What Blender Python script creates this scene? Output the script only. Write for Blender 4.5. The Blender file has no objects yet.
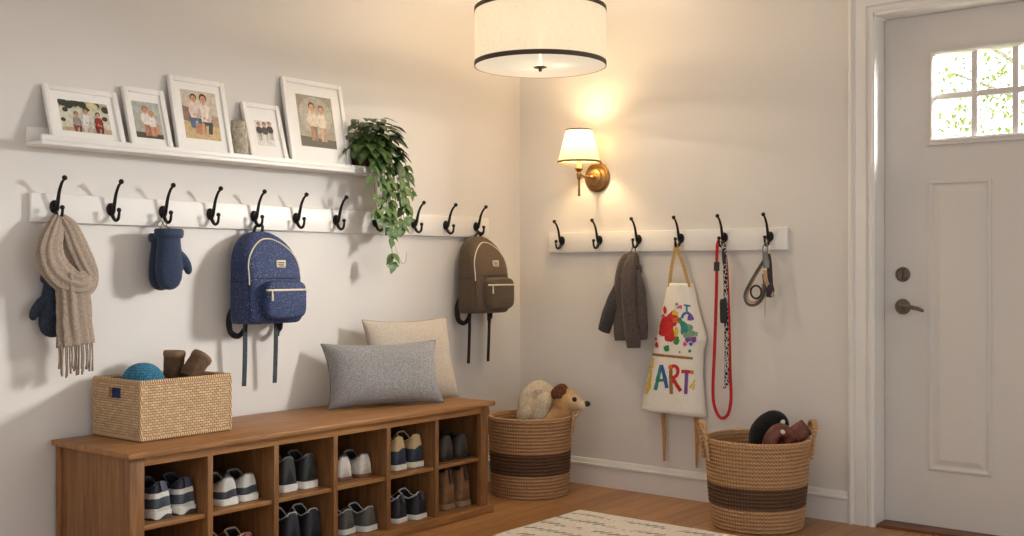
import bpy, bmesh, math, random
from mathutils import Vector, Matrix, Euler, noise
random.seed(7)
PI = math.pi
SC = bpy.context.scene
COL = SC.collection

# ------------------------------------------------------------------ survey of the room
# left wall = plane x=0, back wall = plane y=0, floor z=0, corner at the origin
TH = math.radians(38.75); FPX = 1100.0; HZ = 270.0
FW = (-math.sin(TH), math.cos(TH)); RT = (math.cos(TH), math.sin(TH))
CAM = Vector((3.679, -4.653, 1.1))
def ray(u, v):
    a = (u-512)/FPX
    return Vector((FW[0]+a*RT[0], FW[1]+a*RT[1], (HZ-v)/FPX))
def lw(u, v, out=.05):            # point at distance out from the left wall  -> (out, along, z)
    d = ray(u, v); p = CAM+d*((out-CAM.x)/d.x); return Vector((out, p.y, p.z))
def bw(u, v, out=.05):            # point at distance out from the back wall -> (out, along, z)
    d = ray(u, v); p = CAM+d*((-out-CAM.y)/d.y); return Vector((out, p.x, p.z))
def fl(u, v, z=0.0):
    d = ray(u, v); return CAM+d*((z-CAM.z)/d.z)
def dp(u, v, dist):
    return CAM+ray(u, v)*dist

# ------------------------------------------------------------------ materials
def L(c): 
    c /= 255.0
    return c/12.92 if c <= .04045 else ((c+.055)/1.055)**2.4
def S(r, g, b): return (L(r), L(g), L(b), 1.0)

class NT:
    def __init__(s, name):
        s.m = bpy.data.materials.new(name); s.m.use_nodes = True
        s.n = s.m.node_tree.nodes; s.l = s.m.node_tree.links
        s.n.clear()
        s.out = s.n.new('ShaderNodeOutputMaterial')
        s.p = s.n.new('ShaderNodeBsdfPrincipled')
        s.l.new(s.p.outputs[0], s.out.inputs[0])
        s._tc = None
    def tc(s, which='Object'):
        if s._tc is None: s._tc = s.n.new('ShaderNodeTexCoord')
        return s._tc.outputs[which]
    def mapping(s, scale=(1,1,1), rot=(0,0,0), loc=(0,0,0), src=None):
        m = s.n.new('ShaderNodeMapping')
        m.inputs['Scale'].default_value = scale; m.inputs['Rotation'].default_value = rot; m.inputs['Location'].default_value = loc
        s.l.new(src or s.tc(), m.inputs[0]); return m.outputs[0]
    def noise(s, vec, scale=10, detail=3, rough=.5, dist=0):
        t = s.n.new('ShaderNodeTexNoise'); s.l.new(vec, t.inputs['Vector'])
        t.inputs['Scale'].default_value = scale; t.inputs['Detail'].default_value = detail
        t.inputs['Roughness'].default_value = rough; t.inputs['Distortion'].default_value = dist
        return t.outputs['Fac']
    def voronoi(s, vec, scale, out='Distance', feature='F1'):
        t = s.n.new('ShaderNodeTexVoronoi'); t.feature = feature; s.l.new(vec, t.inputs['Vector'])
        t.inputs['Scale'].default_value = scale; return t.outputs[out]
    def wave(s, vec, scale, dist=0, dscale=1, dirn='X', typ='BANDS'):
        t = s.n.new('ShaderNodeTexWave'); t.wave_type = typ; t.bands_direction = dirn
        s.l.new(vec, t.inputs['Vector']); t.inputs['Scale'].default_value = scale
        t.inputs['Distortion'].default_value = dist; t.inputs['Detail Scale'].default_value = dscale
        return t.outputs['Fac']
    def ramp(s, fac, stops, interp='LINEAR'):
        r = s.n.new('ShaderNodeValToRGB'); r.color_ramp.interpolation = interp
        e = r.color_ramp.elements
        while len(e) < len(stops): e.new(.5)
        for k, (p, c) in enumerate(stops): e[k].position = p; e[k].color = c
        s.l.new(fac, r.inputs[0]); return r.outputs[0]
    def math(s, op, a, b=None, c=None):
        m = s.n.new('ShaderNodeMath'); m.operation = op
        for k, x in enumerate((a, b, c)):
            if x is None: continue
            if isinstance(x, (int, float)): m.inputs[k].default_value = x
            else: s.l.new(x, m.inputs[k])
        return m.outputs[0]
    def mix(s, fac, a, b, blend='MIX'):
        m = s.n.new('ShaderNodeMix'); m.data_type = 'RGBA'; m.blend_type = blend
        for k, x in ((0, fac), (6, a), (7, b)):
            if isinstance(x, (int, float)): m.inputs[k].default_value = x
            elif isinstance(x, tuple): m.inputs[k].default_value = x
            else: s.l.new(x, m.inputs[k])
        return m.outputs[2]
    def sep(s, vec):
        x = s.n.new('ShaderNodeSeparateXYZ'); s.l.new(vec, x.inputs[0]); return x.outputs
    def comb(s, x, y, z):
        m = s.n.new('ShaderNodeCombineXYZ')
        for k, q in enumerate((x, y, z)):
            if isinstance(q, (int, float)): m.inputs[k].default_value = q
            else: s.l.new(q, m.inputs[k])
        return m.outputs[0]
    def color(s, c):
        if isinstance(c, tuple): s.p.inputs['Base Color'].default_value = c
        else: s.l.new(c, s.p.inputs['Base Color'])
    def bump(s, h, strength=.3, dist=.005):
        b = s.n.new('ShaderNodeBump'); b.inputs['Strength'].default_value = strength; b.inputs['Distance'].default_value = dist
        s.l.new(h, b.inputs['Height']); s.l.new(b.outputs[0], s.p.inputs['Normal'])
    def set(s, **k):
        for a, b in k.items(): s.p.inputs[a.replace('_', ' ')].default_value = b
        return s

def plain(name, c, rough=.5, metal=0, vary=.06, scale=30, bump=0, bscale=200, spec=.5, sheen=0):
    t = NT(name)
    n = t.noise(t.tc(), scale, 3)
    d = tuple(min(1, x*(1-vary*2)) for x in c[:3])+(1,); u = tuple(min(1, x*(1+vary)) for x in c[:3])+(1,)
    t.color(t.ramp(n, [(.3, d), (.7, u)]))
    t.set(Roughness=rough, Metallic=metal)
    t.p.inputs['Specular IOR Level'].default_value = spec
    if sheen: t.p.inputs['Sheen Weight'].default_value = sheen
    if bump: t.bump(t.noise(t.tc(), bscale, 2), bump, .003)
    return t.m

def fabric(name, c, c2=None, weave=700, rough=.9, bump=.5, fleck=.0, fc=None):
    t = NT(name); v = t.tc()
    c2 = c2 or tuple(x*.72 for x in c[:3])+(1,)
    n = t.noise(t.mapping((1, 1, .25)), weave*.55, 2); n2 = t.noise(t.mapping((1, .25, 1)), weave*.55, 2)
    k = t.math('ADD', n, n2)
    big = t.noise(v, 14, 3)
    colr = t.ramp(t.math('MULTIPLY', k, .5), [(.38, c2), (.62, c)])
    colr = t.mix(t.math('MULTIPLY', big, .15), colr, tuple(x*.75 for x in c[:3])+(1,))
    t.color(colr)
    t.set(Roughness=rough); t.p.inputs['Specular IOR Level'].default_value = .15
    t.p.inputs['Sheen Weight'].default_value = .15
    t.bump(k, bump, .002)
    return t.m

def wood(name, light, dark, axis='y', scale=1.0, rough=.45):
    t = NT(name)
    st = {'x': (1.2, 14, 14), 'y': (14, 1.2, 14), 'z': (14, 14, 1.2)}[axis]
    st = tuple(q*scale for q in st)
    v = t.mapping(st)
    n = t.noise(v, 2.2, 6, .62, 1.2)
    fine = t.noise(t.mapping(tuple(q*7 if q > 3 else q*2.5 for q in st)), 2.5, 3, .6)
    base = t.ramp(n, [(.28, dark), (.5, tuple((a+b)/2 for a, b in zip(light, dark))), (.72, light)])
    t.color(t.mix(t.math('MULTIPLY', t.ramp(fine, [(.42, (1, 1, 1, 1)), (.6, (0, 0, 0, 1))]), .38), base, tuple(x*.5 for x in dark[:3])+(1,)))
    t.set(Roughness=rough); t.p.inputs['Specular IOR Level'].default_value = .35
    t.bump(fine, .12, .002)
    return t.m

def wall_mat():
    t = NT('wall_paint')
    n = t.noise(t.tc(), 1.3, 2)
    t.color(t.ramp(n, [(.3, S(218, 213, 207)), (.7, S(223, 218, 212))]))
    t.set(Roughness=.85); t.p.inputs['Specular IOR Level'].default_value = .2
    t.bump(t.noise(t.tc(), 220, 3), .05, .002); return t.m

def floor_mat():
    t = NT('oak_floor_planks')
    x, y, z = t.sep(t.tc())
    vec = t.comb(y, x, 0)
    b = t.n.new('ShaderNodeTexBrick'); t.l.new(vec, b.inputs['Vector'])
    b.offset = .37; b.inputs['Scale'].default_value = 1
    b.inputs['Brick Width'].default_value = 1.25; b.inputs['Row Height'].default_value = .095
    b.inputs['Mortar Size'].default_value = .0016; b.inputs['Mortar Smooth'].default_value = .3
    b.inputs['Color1'].default_value = (.1, .1, .1, 1); b.inputs['Color2'].default_value = (.9, .9, .9, 1)
    b.inputs['Mortar'].default_value = (.5, .5, .5, 1)
    g = t.noise(t.mapping((16, 1.4, 1)), 2.4, 6, .65, 1.0)
    fine = t.noise(t.mapping((120, 4, 1)), 2.0, 3, .6)
    base = t.ramp(g, [(.25, S(138, 96, 58)), (.5, S(180, 130, 82)), (.75, S(206, 156, 104))])
    base = t.mix(.45, base, t.ramp(b.outputs['Color'], [(0, S(132, 92, 56)), (1, S(214, 164, 110))]), 'MIX')
    base = t.mix(t.math('MULTIPLY', fine, .3), base, S(96, 58, 32))
    base = t.mix(b.outputs['Fac'], base, S(60, 34, 18))
    t.color(base); t.set(Roughness=.38); t.p.inputs['Specular IOR Level'].default_value = .4
    t.bump(t.math('SUBTRACT', fine, t.math('MULTIPLY', b.outputs['Fac'], 3)), .12, .002)
    return t.m

def wicker_mat():
    t = NT('seagrass_wicker')
    x, y, z = t.sep(t.tc())
    vec = t.comb(t.math('ADD', x, y), z, 0)
    b = t.n.new('ShaderNodeTexBrick'); t.l.new(vec, b.inputs['Vector'])
    b.offset = .5; b.inputs['Scale'].default_value = 1
    b.inputs['Brick Width'].default_value = .017; b.inputs['Row Height'].default_value = .0092
    b.inputs['Mortar Size'].default_value = .0016; b.inputs['Mortar Smooth'].default_value = 1.0
    b.inputs['Color1'].default_value = S(206, 170, 126); b.inputs['Color2'].default_value = S(236, 204, 162)
    b.inputs['Mortar'].default_value = S(104, 70, 42)
    n = t.noise(t.tc(), 60, 4)
    t.color(t.mix(t.math('MULTIPLY', n, .5), b.outputs['Color'], S(176, 134, 92)))
    t.set(Roughness=.7); t.bump(t.math('SUBTRACT', 1, b.outputs['Fac']), 1.0, .004)
    return t.m

def rope_mat(name, z0, z1, light, dark, freq=130, coil=.0165):
    # rope twist follows the coil through the lathe's UVs (u = turn, v = height in metres)
    t = NT(name)
    u, v, w = t.sep(t.tc('UV'))
    ph = t.math('ADD', t.math('MULTIPLY', u, freq*2*PI), t.math('MULTIPLY', v, 2*PI/coil*1.0))
    tw = t.math('ADD', t.math('MULTIPLY', t.math('SINE', ph), .5), .5)
    n = t.noise(t.tc(), 45, 3)
    f = t.math('ADD', t.math('MULTIPLY', tw, .65), t.math('MULTIPLY', n, .5))
    cl = t.ramp(f, [(.1, tuple(c*.42 for c in light[:3])+(1,)), (.7, light)])
    cd = t.ramp(f, [(.1, tuple(c*.45 for c in dark[:3])+(1,)), (.8, dark)])
    band = t.math('MULTIPLY', t.math('GREATER_THAN', v, z0), t.math('LESS_THAN', v, z1))
    t.color(t.mix(band, cl, cd))
    t.set(Roughness=.85); t.p.inputs['Specular IOR Level'].default_value = .2
    t.bump(tw, .7, .003); return t.m

def speckle_mat(name, base, flecks, dens=150):
    t = NT(name); v = t.tc()
    d = t.voronoi(v, dens); d2 = t.voronoi(v, dens*.45)
    n = t.noise(v, 40, 2); sel = t.noise(v, 90, 1)
    c = t.ramp(n, [(.3, tuple(x*.7 for x in base[:3])+(1,)), (.7, base)])
    m1 = t.math('MULTIPLY', t.math('LESS_THAN', d, .24), t.math('GREATER_THAN', sel, .5))
    c = t.mix(t.math('MULTIPLY', m1, .75), c, flecks)
    m2 = t.math('LESS_THAN', d2, .12); c = t.mix(t.math('MULTIPLY', m2, .9), c, tuple(min(1, x*1.5) for x in flecks[:3])+(1,))
    t.color(c); t.set(Roughness=.75); t.bump(t.noise(v, 500, 2), .2, .002); return t.m

def band_mat(name, stops, wob=.006, rough=.6, fine=.25):
    """colour blocks of a shoe upper stacked by height (z in metres)"""
    t = NT(name); x, y, z = t.sep(t.tc())
    n = t.noise(t.mapping((16, 16, 0)), 1.0, 1)
    zz = t.math('ADD', z, t.math('MULTIPLY', t.math('SUBTRACT', n, .5), wob*4))
    zz = t.math('SUBTRACT', zz, t.math('MULTIPLY', x, .12))
    f = t.math('MULTIPLY', zz, 5.0)
    c = t.ramp(f, [(max(0, p*5.0), q) for p, q in stops], 'CONSTANT')
    t.color(t.mix(t.math('MULTIPLY', t.noise(t.tc(), 300, 2), fine), c, (.02, .02, .02, 1)))
    t.set(Roughness=rough); t.bump(t.noise(t.tc(), 400, 2), .2, .002); return t.m

def emis(name, base, ecol, strength, transp=0.0, translucent=.5, weave=True, pas=1.0, dark_inner=False):
    """lamp shade linen: part translucent, part diffuse, a little self glow"""
    t = NT(name); t.n.remove(t.p)
    d = t.n.new('ShaderNodeBsdfDiffuse'); tr = t.n.new('ShaderNodeBsdfTranslucent'); e = t.n.new('ShaderNodeEmission')
    tp = t.n.new('ShaderNodeBsdfTransparent')
    v = t.noise(t.mapping((1, 1, .12)), 380, 2); v2 = t.noise(t.mapping((.12, .12, 1)), 380, 2)
    k = t.math('MULTIPLY', t.math('ADD', v, v2), .5)
    c = t.ramp(k, [(.35, tuple(x*(.86 if weave else 1) for x in base[:3])+(1,)), (.65, base)])
    ec = t.ramp(k, [(.35, tuple(x*(.88 if weave else 1) for x in ecol[:3])+(1,)), (.65, ecol)])
    if dark_inner:                                             # inner face blackened only to keep the glow seen through the diffuser down
        g = t.n.new('ShaderNodeNewGeometry'); c2 = t.mix(g.outputs['Backfacing'], c, (.03, .025, .02, 1)); t.l.new(c2, d.inputs[0])
    else: t.l.new(c, d.inputs[0])
    dim = t.mix(1.0, c, (pas, pas, pas, 1), 'MULTIPLY')
    t.l.new(dim, tr.inputs[0]); t.l.new(ec, e.inputs[0]); e.inputs[1].default_value = strength
    m = t.n.new('ShaderNodeMixShader'); m.inputs[0].default_value = translucent
    t.l.new(d.outputs[0], m.inputs[1]); t.l.new(tr.outputs[0], m.inputs[2])
    a = t.n.new('ShaderNodeAddShader'); t.l.new(m.outputs[0], a.inputs[0]); t.l.new(e.outputs[0], a.inputs[1])
    m2 = t.n.new('ShaderNodeMixShader'); m2.inputs[0].default_value = transp
    t.l.new(a.outputs[0], m2.inputs[1]); t.l.new(tp.outputs[0], m2.inputs[2])
    t.l.new(m2.outputs[0], t.out.inputs[0]); return t.m

def glass_mat():
    t = NT('window_glass'); t.n.remove(t.p)
    tp = t.n.new('ShaderNodeBsdfTransparent'); g = t.n.new('ShaderNodeBsdfGlossy'); g.inputs['Roughness'].default_value = .02
    tp.inputs[0].default_value = (.97, .98, .97, 1)
    m = t.n.new('ShaderNodeMixShader'); f = t.n.new('ShaderNodeLayerWeight'); f.inputs[0].default_value = .08
    t.l.new(f.outputs['Fresnel'], m.inputs[0]); t.l.new(tp.outputs[0], m.inputs[1]); t.l.new(g.outputs[0], m.inputs[2])
    t.l.new(m.outputs[0], t.out.inputs[0]); return t.m

M = {}
M['wall'] = wall_mat()
M['white'] = plain('white_satin_paint', S(232, 228, 222), .4, vary=.015, scale=4)
M['rail'] = plain('white_rail_paint', S(236, 232, 226), .4, vary=.015, scale=4)
M['door'] = plain('door_paint', S(214, 208, 201), .42, vary=.015, scale=3)
M['ceil'] = plain('ceiling_paint', S(225, 220, 212), .9, vary=.01, scale=2)
M['floor'] = floor_mat()
M['woody'] = wood('bench_oak_long', S(184, 132, 80), S(134, 90, 50), 'y')
M['woodz'] = wood('bench_oak_upright', S(164, 114, 68), S(114, 76, 42), 'z')
M['woodx'] = wood('bench_oak_deep', S(140, 94, 54), S(96, 60, 34), 'x')
M['iron'] = plain('black_iron', S(34, 31, 29), .42, .6, vary=.1)
M['bronze'] = plain('oil_rubbed_bronze', S(112, 103, 90), .42, .6, vary=.1, scale=60)
M['brass'] = plain('antique_brass', S(150, 116, 74), .36, .85, vary=.12, scale=25)
M['print_back'] = plain('mat_board', S(238, 235, 230), .8, vary=.01)
M['wicker'] = wicker_mat()
M['wicker_rim'] = plain('wicker_rim_wrap', S(210, 172, 128), .7, vary=.2, scale=90, bump=.6, bscale=160)
M['rug'] = None

# ------------------------------------------------------------------ mesh helpers
def NB(): return bmesh.new()

def quad(bm, vs, mi=0):
    try:
        f = bm.faces.new(vs); f.material_index = mi; return f
    except ValueError:
        return None

def box(bm, lo, hi, mi=0, bevel=0.0, seg=2):
    t = bmesh.new() if bevel else bm
    x0, y0, z0 = lo; x1, y1, z1 = hi
    v = [t.verts.new(p) for p in ((x0,y0,z0),(x1,y0,z0),(x1,y1,z0),(x0,y1,z0),(x0,y0,z1),(x1,y0,z1),(x1,y1,z1),(x0,y1,z1))]
    for q in ((3,2,1,0),(4,5,6,7),(0,1,5,4),(1,2,6,5),(2,3,7,6),(3,0,4,7)):
        quad(t, [v[k] for k in q], mi)
    if bevel:
        bmesh.ops.bevel(t, geom=list(t.edges), offset=bevel, segments=seg, affect='EDGES', profile=.5)
        for f in t.faces: f.material_index = mi
        merge(bm, t)

def merge(bm, t, mat=None):
    mp = {}
    for v in t.verts: mp[v] = bm.verts.new(mat @ v.co if mat else v.co)
    for f in t.faces:
        g = quad(bm, [mp[v] for v in f.verts], f.material_index)
        if g: g.smooth = f.smooth
    t.free()

def rings(bm, rs, closed=True, cap0=True, cap1=True, mi=0):
    vs = [[bm.verts.new(p) for p in r] for r in rs]
    n = len(vs[0])
    for a, b in zip(vs, vs[1:]):
        for k in range(n if closed else n-1):
            quad(bm, (a[k], a[(k+1) % n], b[(k+1) % n], b[k]), mi)
    if cap0: quad(bm, list(reversed(vs[0])), mi)
    if cap1: quad(bm, vs[-1], mi)
    return vs

def smooth_path(pts, m=8):
    pts = [Vector(p) for p in pts]
    P = [pts[0]*2-pts[1]]+pts+[pts[-1]*2-pts[-2]]
    out = []
    for i in range(1, len(P)-2):
        a, b, c, d = P[i-1:i+3]
        for k in range(m):
            t = k/m
            out.append(.5*((2*b)+(c-a)*t+(2*a-5*b+4*c-d)*t*t+(3*b-a-3*c+d)*t**3))
    out.append(pts[-1]); return out

def lerp_list(l, t):
    if not isinstance(l, (list, tuple)): return l
    x = t*(len(l)-1); i = min(int(x), len(l)-2); f = x-i
    return l[i]*(1-f)+l[i+1]*f

def sweep(bm, pts, w, t=None, n=14, out=(1, 0, 0), m=8, ridge=0, rk=5, rect=False, mi=0, closed=False, caps=True, jit=0, smoothp=True):
    """sweep a (w x t) oval or rectangle along a path; out = direction of the thickness"""
    P = smooth_path(pts, m) if smoothp else [Vector(p) for p in pts]
    if t is None: t = w
    o = Vector(out); rs = []
    N = len(P); prevN = None
    for i, p in enumerate(P):
        if closed: T = P[(i+1) % N]-P[i-1]
        else: T = P[min(i+1, N-1)]-P[max(i-1, 0)]
        T.normalize()
        nn = o-T*o.dot(T)
        if nn.length < .05: nn = (prevN or Vector((0, 0, 1)))-T*(prevN or Vector((0, 0, 1))).dot(T)
        nn.normalize(); prevN = nn
        b = T.cross(nn); s = i/(N-1)
        W = lerp_list(w, s)/2; H = lerp_list(t, s)/2
        if rect:
            r = [p+b*W+nn*H, p-b*W+nn*H, p-b*W-nn*H, p+b*W-nn*H]
        else:
            r = []
            for k in range(n):
                a = 2*PI*k/n; f = 1+ridge*math.cos(rk*a+1.3*math.sin(s*5)) if ridge else 1
                if jit: f *= 1+jit*(noise.noise(p*18+Vector((math.cos(a), math.sin(a), 3))*1.4))
                r.append(p+b*(W*math.cos(a)*f)+nn*(H*math.sin(a)*f))
        rs.append(r)
    if closed: 
        rs.append(rs[0]); 
        rings(bm, rs, True, False, False, mi); bmesh.ops.remove_doubles(bm, verts=list(bm.verts), dist=1e-6)
    else: rings(bm, rs, True, caps, caps, mi)

def tube(bm, pts, r, n=10, m=6, mi=0, closed=False, smoothp=True, out=(1, 0, .013)):
    rr = [2*x for x in r] if isinstance(r, (list, tuple)) else 2*r
    sweep(bm, pts, rr, rr, n, out, m, mi=mi, closed=closed, smoothp=smoothp)

def lathe(bm, prof, n=32, c=(0, 0, 0), axis='z', mi=0, cap0=False, cap1=False, uv=False):
    rs = []
    for r, h in prof:
        ring = []
        for k in range(n):
            a = 2*PI*k/n; x, y = r*math.cos(a), r*math.sin(a)
            ring.append(Vector(c)+(Vector((x, y, h)) if axis == 'z' else Vector((h, x, y)) if axis == 'x' else Vector((y, h, x))))
        rs.append(ring)
    vs = rings(bm, rs, True, cap0, cap1, mi)
    if uv:
        ul = bm.loops.layers.uv.verify(); idx = {}
        for i, ring in enumerate(vs):
            for k, v in enumerate(ring): idx[v] = (k, prof[i][1])
        for f in bm.faces:
            ks = [idx[l.vert][0] for l in f.loops if l.vert in idx]
            if not ks: continue
            wrap = max(ks)-min(ks) > n/2 and len(ks) == 4
            for l in f.loops:
                if l.vert in idx:
                    k, h = idx[l.vert]
                    if wrap and k == 0: k = n
                    l[ul].uv = (k/n, h)
    return vs

def ball(bm, c, r, n=12, mi=0, squash=(1, 1, 1), rot=None):
    t = bmesh.new(); bmesh.ops.create_uvsphere(t, u_segments=n*2, v_segments=n, radius=1)
    for f in t.faces: f.material_index = mi; f.smooth = True
    rr = r if isinstance(r, (tuple, list)) else (r*squash[0], r*squash[1], r*squash[2])
    mt = Matrix.Translation(Vector(c)) @ (rot.to_matrix().to_4x4() if rot else Matrix.Identity(4)) @ Matrix.Diagonal((*rr, 1))
    merge(bm, t, mt)

def obj(name, bm, mats, parent=None, smooth=40, bevel=0, sub=0, solid=0, solid_off=-1, solid_mat=0, remesh=0, rsmooth=0, label=None):
    """link a bmesh as ONE object; under a thing T the wall-frame coordinates are made local to the thing"""
    if isinstance(parent, T):
        o_ = parent.org
        for v in bm.verts: v.co = v.co-o_
        par = parent.e
    else: par = parent
    bmesh.ops.recalc_face_normals(bm, faces=list(bm.faces))
    me = bpy.data.meshes.new(name); bm.to_mesh(me); bm.free()
    for m_ in (mats if isinstance(mats, (list, tuple)) else [mats]): me.materials.append(m_)
    if smooth is not None:
        for p in me.polygons: p.use_smooth = True
        if smooth < 180: me.set_sharp_from_angle(angle=math.radians(smooth))
    o = bpy.data.objects.new(name, me); COL.objects.link(o)
    if par: o.parent = par
    if remesh:
        md = o.modifiers.new('remesh', 'REMESH'); md.mode = 'VOXEL'; md.voxel_size = remesh; md.use_smooth_shade = True
        if rsmooth:
            ms = o.modifiers.new('smooth', 'SMOOTH'); ms.factor = .5; ms.iterations = rsmooth
    if sub:
        md = o.modifiers.new('sub', 'SUBSURF'); md.levels = sub; md.render_levels = sub
    if solid:
        md = o.modifiers.new('solid', 'SOLIDIFY'); md.thickness = solid; md.offset = solid_off; md.material_offset = solid_mat; md.material_offset_rim = 0
    if bevel:
        md = o.modifiers.new('bevel', 'BEVEL'); md.width = bevel; md.segments = 2; md.limit_method = 'ANGLE'
    if label: o['label'] = label
    return o

class T:
    """a thing: an Empty at its base. frame 'L': (out, along, z) on the left wall = world; 'B': the same on the back wall"""
    def __init__(s, name, label, cat, loc=(0, 0, 0), frame='W', group=None, rotz=0):
        s.e = bpy.data.objects.new(name, None); COL.objects.link(s.e); s.e.empty_display_size = .05
        loc = Vector(loc); s.org = loc.copy()
        if frame == 'B':
            s.e.location = (loc[1], -loc[0], loc[2]); s.e.rotation_euler = (0, 0, -PI/2)
        else:
            s.e.location = loc
            if frame == 'O': s.org = Vector((0, 0, 0)); s.e.rotation_euler = (0, 0, rotz)   # geometry given in local coordinates
        s.e['label'] = label; s.e['category'] = cat
        if group: s.e['group'] = group

def struct(name, bm, m, parent=None, **k):
    o = obj(name, bm, m, parent, **k)
    if parent is None: o['kind'] = 'structure'
    return o
def tag(o, label, cat, group=None):
    o['label'] = label; o['category'] = cat
    if group: o['group'] = group
    return o

# ------------------------------------------------------------------ the setting
RX, RY, CH = 5.2, -6.2, 2.7
DX0, DX1, DZ = 1.939, 3.02, 2.2           # door opening
b = NB(); box(b, (-.12, RY, -.1), (RX, .2, 0)); struct('floor', b, M['floor'], smooth=None)
b = NB(); box(b, (-.12, RY, CH), (RX, .15, CH+.1)); struct('ceiling', b, M['ceil'], smooth=None)
b = NB(); box(b, (-.12, RY, 0), (0, .0, CH)); struct('wall_left', b, M['wall'], smooth=None)
b = NB()
box(b, (-.12, 0, 0), (DX0, .15, CH)); box(b, (DX1, 0, 0), (RX, .15, CH)); box(b, (DX0, 0, DZ), (DX1, .15, CH))
struct('wall_back', b, M['wall'], smooth=None)

def skirting(name, p0, p1, nrm):
    prof = [(0, 0), (.014, 0), (.014, .098), (.021, .103), (.021, .111), (.013, .116), (.012, .124), (.006, .134), (0, .136)]
    b = NB(); n = Vector(nrm); rs = []
    for p in (Vector(p0), Vector(p1)): rs.append([p+n*a+Vector((0, 0, z)) for a, z in prof])
    rings(b, rs, True, True, True); struct(name, b, M['white'], smooth=30)
skirting('baseboard_back', (0, 0, 0), (1.829, 0, 0), (0, -1, 0))
skirting('baseboard_left', (0, RY, 0), (0, 0, 0), (1, 0, 0))

# casing round the door opening: a stepped moulding swept up, across, down
prof = [(0, 0), (0, .020), (.010, .026), (.016, .026), (.020, .014), (.028, .012), (.034, .018), (.072, .022), (.078, .022), (.082, .012), (.090, .012), (.094, .022), (.106, .022), (.11, .016), (.11, 0)]
b = NB(); rs = []
xl, xr, zt = DX0-.11, DX1+.11, DZ+.11
for (x, z, sx, sz) in ((xl, 0, 1, 0), (xl, zt, 1, -1), (xr, zt, -1, -1), (xr, 0, -1, 0)):
    rs.append([Vector((x+sx*a, -h, z+sz*a)) for a, h in prof])
rings(b, rs, True, True, True); struct('trim_1', b, M['white'], smooth=20)
b = NB()
box(b, (DX0-.002, -.018, 0), (DX0+.006, .16, DZ)); box(b, (DX1-.006, -.018, 0), (DX1+.002, .16, DZ)); box(b, (DX0, -.018, DZ-.012), (DX1, .16, DZ+.002))
struct('trim_2', b, M['white'], smooth=None)                       # jamb lining
b = NB(); box(b, (DX0+.006, .0, 0), (DX1-.006, .15, .012), bevel=.003); struct('trim_3', b, wood('threshold_oak', S(140, 88, 50), S(92, 54, 28), 'x'), smooth=None)

# front door (slab front at y=.10), window opening cut through, raised panels
FY = .10
WX0, WX1, WZ0, WZ1 = 2.160, 2.80, 1.655, 2.010
dl, dr, dtop = DX0+.008, DX1-.008, DZ-.014
b = NB()
for lo, hi in (((dl, FY, .014), (dr, FY+.045, WZ0)), ((dl, FY, WZ1), (dr, FY+.045, dtop)), ((dl, FY, WZ0), (WX0, FY+.045, WZ1)), ((WX1, FY, WZ0), (dr, FY+.045, WZ1))):
    box(b, lo, hi)
door = struct('door_1', b, M['door'], smooth=None)
def panel(x0, x1, z0, z1):
    b = NB()
    steps = [(0, 0), (.004, .007), (.012, .008), (.016, .002), (.024, -.001), (.048, .006), (.05, .007)]
    rs = []
    for a, h in steps: rs.append([Vector((x0+a, FY-h, z0+a)), Vector((x1-a, FY-h, z0+a)), Vector((x1-a, FY-h, z1-a)), Vector((x0+a, FY-h, z1-a))])
    rings(b, rs, True, False, True); struct('door_panel', b, M['door'], door, smooth=20)
panel(2.132, 2.39, .25, 1.478); panel(2.562, 2.82, .25, 1.478)
b = NB()                                                             # moulding frame round the glass
steps = [(-.02, 0), (-.018, .012), (-.008, .016), (0, .01), (.004, -.02)]
rs = [[Vector((WX0+a, FY-h, WZ0+a)), Vector((WX1-a, FY-h, WZ0+a)), Vector((WX1-a, FY-h, WZ1-a)), Vector((WX0+a, FY-h, WZ1-a))] for a, h in steps]
rings(b, rs, True, False, False)
box(b, (WX0-.03, FY-.012, WZ0-.028), (WX1+.03, FY, WZ0-.018))
struct('window_frame', b, M['door'], door, smooth=20)
b = NB()
for k in (1, 2, 3):
    x = WX0+(WX1-WX0)*k/4; box(b, (x-.013, FY+.002, WZ0), (x+.013, FY+.024, WZ1), bevel=.004)
z = (WZ0+WZ1)/2; box(b, (WX0, FY+.004, z-.013), (WX1, FY+.022, z+.013), bevel=.003)
struct('muntin', b, M['door'], door)
b = NB(); quad(b, [b.verts.new(q) for q in ((WX0, FY+.02, WZ0), (WX1, FY+.02, WZ0), (WX1, FY+.02, WZ1), (WX0, FY+.02, WZ1))]); struct('window_pane', b, glass_mat(), door, smooth=None)
b = NB(); lathe(b, [(0, 0), (.03, 0), (.032, -.004), (.03, -.01), (.022, -.014), (.02, -.012), (.0, -.012)], 28, (2.026, FY, 1.081), 'y')
box(b, (2.022, FY-.026, 1.063), (2.030, FY-.01, 1.099), bevel=.003); struct('deadbolt', b, M['bronze'], door)
b = NB(); lathe(b, [(0, 0), (.033, 0), (.034, -.004), (.031, -.011), (.016, -.016), (.014, -.045), (0, -.046)], 28, (2.026, FY, .942), 'y')
tube(b, [(2.02, FY-.046, .944), (2.045, FY-.05, .946), (2.075, FY-.052, .942), (2.105, FY-.05, .936), (2.128, FY-.046, .926)], [.008, .0085, .009, .0085, .006], 12, out=(0, 1, 0))
struct('door_lever', b, M['bronze'], door)

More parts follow.
